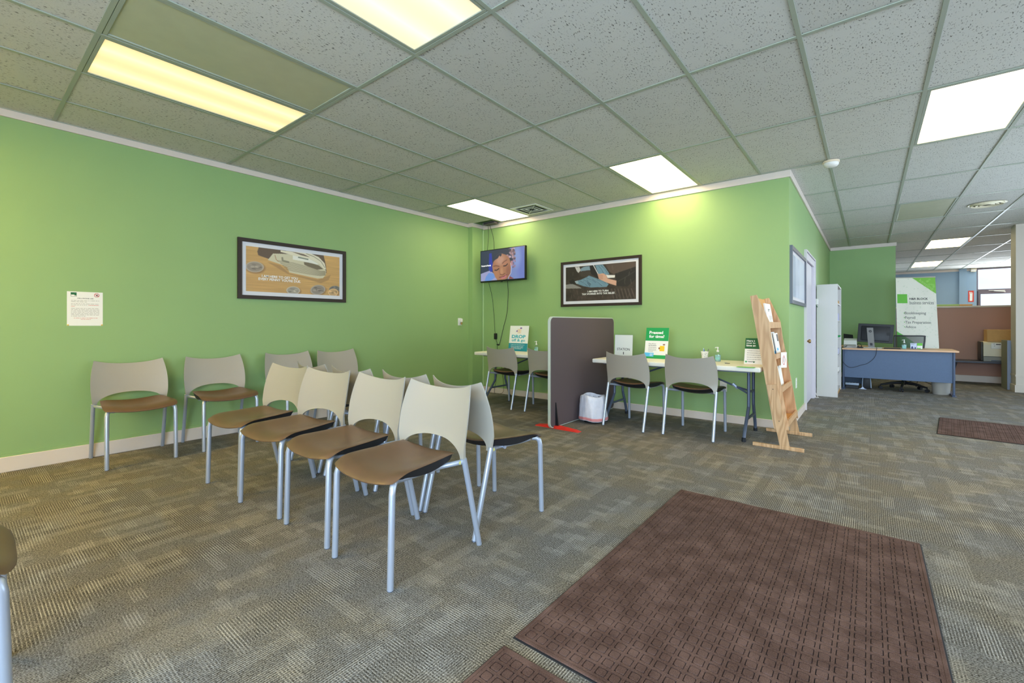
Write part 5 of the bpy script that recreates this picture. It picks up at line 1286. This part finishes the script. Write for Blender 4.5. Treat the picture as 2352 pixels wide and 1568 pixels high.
for _ in range(10): P.ell(0.75 + 0.25 * g.random(), 0.88 + 0.12 * g.random(), 0.03, 0.01, (160, 216, 100), 0.8, 0, 0.6)
P.plane('print', [tuple(c + Vector((0, -0.004, 0))) for c in (bl, br, tr, tl)], M_PRINT, t)
MB().add([tuple(c) for c in (bl, br, tr, tl)] + [tuple(c + Vector((0, -0.0035, 0))) for c in (bl, br, tr, tl)], [(0, 1, 2, 3), (4, 5, 6, 7), (0, 4, 5, 1), (1, 5, 6, 2), (2, 6, 7, 3), (3, 7, 4, 0)]).build('cloth', M_PAPER, t)
MB().tube([tl + Vector((-0.004, 0, 0.008)), tr + Vector((0.004, 0, 0.008))], 0.010, 8).build('top_rail', M_METAL, t)
MB().tube([bl + Vector((-0.004, 0, -0.006)), br + Vector((0.004, 0, -0.006))], 0.009, 8).build('bottom_rail', M_METAL, t)
MB().tube([(0.695, 10.92, 0.10), (0.67, 11.02, 1.95)], 0.008, 8).build('support_pole', M_METAL, t)
for an in (20, 140, 260): MB().tube([(0.695, 10.92, 0.12), (0.695 + 0.24 * math.cos(R(an)), 10.92 + 0.24 * math.sin(R(an)), 0.008)], 0.007, 8).build('tripod_leg', M_BLACKPL, t)
def bpt(x, y, d=0.006):
    u, v = bq(x, y); p = bl * (1 - u) * (1 - v) + br * u * (1 - v) + tr * u * v + tl * (1 - u) * v
    return p + Vector((0, -d, 0))
class BFace:   # follows the banner's own surface
    def __init__(s, x, y): s.x, s.y = x, y
    def p(s, a, b, d=0.0): return bpt(s.x + a, s.y - b, 0.005 + d)
def btext(body, x0, x1, y, h, m, bold=0.0): text(BFace(x0, y), body, 0, 0, x1 - x0, m, t, h=h, bold=bold, d=0.001)
b = MB(); b.add([bpt(*c) for c in ((185, 580), (392, 580), (384, 402), (180, 402))], [(0, 1, 2, 3)]); b.build('logo_square', M_LGREEN, t)
btext('H&R BLOCK', 432, 802, 515, 42, M_TEXTK, 0.02)
btext('business services', 435, 918, 602, 66, M_TEXTG, 0.0)
for body, x0, x1, y, h in (('Bookkeeping', 335, 765, 812, 66), ('Payroll', 342, 552, 900, 64), ('Tax Preparation', 347, 860, 992, 66), ('Advice', 350, 565, 1064, 46)): btext(body, x0, x1, y, h, M_TEXTG, 0.005)
b = MB()
for x, y in ((322, 772), (328, 862), (332, 950), (336, 1042)): b.add([bpt(x + dx, y + dy) for dx, dy in ((-8, 8), (8, 8), (8, -8), (-8, -8))], [(0, 1, 2, 3)])
b.build('bullets', M_LGREEN, t)
class RFace(BFace):   # slanting line of print in the green corner
    def p(s, a, b, d=0.0): return bpt(s.x + a * 0.81 + b * 0.58, s.y + a * 0.58 - b * 0.81, 0.005 + d)
text(RFace(612, 160), 'keeping', 0, 0, 330, mat('print_pale_lime', (176, 222, 118), 0.5), t, h=74, d=0.001)

# ================================================================== PARTITION, PRINTER
t = thing('cubicle_partition', 'brown fabric cubicle partition with a pale cap behind the desk', 'partition', (1.27, 12.27, 0))
MB().box(0.44, 2.40, 12.25, 12.31, 0.125, 1.43, 0.004, 1).build('fabric_panel', M_BROWNP, t)
MB().box(0.43, 2.41, 12.24, 12.32, 1.43, 1.465, 0.006, 2).build('top_cap', M_BEIGE, t)
MB().box(0.44, 2.40, 12.245, 12.315, 0.0, 0.125, 0.004, 1).build('kick_plate', M_TRIM, t)
t = thing('rolled_banner', 'green and beige roll lying along the top of the brown partition', 'roll', (1.28, 12.28, 1.465))
MB().box(0.95, 1.38, 12.262, 12.30, 1.465, 1.50, 0.010, 2).build('green_sleeve', mat('sleeve_green', (160, 190, 110), 0.6), t)
MB().box(1.38, 1.56, 12.264, 12.298, 1.465, 1.496, 0.010, 2).build('beige_end', M_CARD, t)
t = thing('wall_shelf', 'low dark grey work shelf on the brown partition', 'shelf', (1.6, 12.0, 0.395))
MB().box(1.22, 2.20, 11.76, 12.25, 0.395, 0.430, 0.004, 1).build('board', mat('shelf_dark', (62, 64, 76), 0.45), t)
b = MB()
for x in (1.30, 2.05): b.prism([(12.25, 0.20), (12.25, 0.395), (11.90, 0.395)], x, x + 0.012, 'yz')
b.build('shelf_bracket', M_DESKDK, t)
t = thing('laser_printer', 'cream laser printer on the low grey shelf', 'printer', (1.80, 11.97, 0.43))
MB().prism([(11.80, 0.525), (12.18, 0.525), (12.18, 0.79), (11.86, 0.79), (11.82, 0.775), (11.80, 0.735)], 1.640, 2.06, 'yz').build('body', M_PRINTER, t, 20)
MB().box(1.612, 1.640, 11.83, 12.18, 0.44, 0.785, 0.010, 2).build('side_cover', M_PRINTDK, t)
MB().box(1.640, 2.06, 11.805, 12.18, 0.43, 0.520, 0.005, 1).build('paper_tray', M_GREYP, t)
MB().box(1.74, 1.96, 11.80, 11.812, 0.44, 0.455, 0.002, 1).build('tray_handle', M_DESKDK, t)
cp = MB().box(1.735, 1.96, 11.788, 11.803, 0.665, 0.765, 0.006, 2).build('control_panel', M_PAPER, t)
MB().box(1.795, 1.855, 11.784, 11.789, 0.735, 0.752).build('display', M_PRINTDK, cp)
for x, z in ((1.772, 0.750), (1.778, 0.715)): MB().box(x - 0.006, x + 0.006, 11.785, 11.789, z - 0.005, z + 0.005).build('button', M_GREYP, cp)
o = carton('cardboard_box', 'plain cardboard box standing on top of the cream printer', 1.69, 2.05, 11.84, 12.14, 0.79, 1.01, M_CARD, tape=mat('tape_tan', (216, 176, 116), 0.4))
t = thing('low_partition', 'low grey partition end panel in front of the printer', 'partition', (1.852, 11.4, 0))
MB().box(1.834, 1.874, 11.192, 11.62, 0.0, 0.835, 0.003, 1).build('panel', mat('panel_olive', (136, 134, 112), 0.7), t)
MB().box(1.833, 1.875, 11.172, 11.192, 0.0, 0.837, 0.002, 1).build('end_post', mat('post_blue', (150, 158, 180), 0.5), t)

# far wall bits
t = thing('fire_sign', 'red and white fire sign on the blue wall beside the window', 'sign', (2.343, YF - 0.05, 1.757))
f = Face((2.286, YF, 1.757), (1, 0, 0), (0, 0, 1), 0.115, 0.331)
slab(f, 0, 0.115, 0, 0.331, 0.0, 0.004).build('plate', M_REDT, t)
poly_slab(f, [(0.028, 0.03), (0.085, 0.03), (0.09, 0.26), (0.075, 0.30), (0.02, 0.30), (0.03, 0.2)], 0.004, 0.005).build('symbol', M_PAPER, t)
word_lines(f, 0.03, 0.285, 0.055, 2, 0.03, 0.014, M_REDT, t, d=0.006, seed=71, last=1)
t = thing('emergency_light', 'cream box high on the blue wall beside the window', 'wall box', (2.382, YF - 0.04, 2.634))
MB().box(2.325, 2.439, YF - 0.08, YF, 2.634, 2.735, 0.008, 2).build('housing', M_PRINTER, t)
MB().box(2.335, 2.429, YF - 0.083, YF - 0.08, 2.645, 2.70).build('cover', M_PAPER, t)
cable('white_cable', 'thin white cable curling on the floor by the door frame', [(-0.645, 8.16, 0.004), (-0.60, 8.19, 0.004), (-0.615, 8.26, 0.004), (-0.642, 8.30, 0.06)], 0.004, M_WHITE)
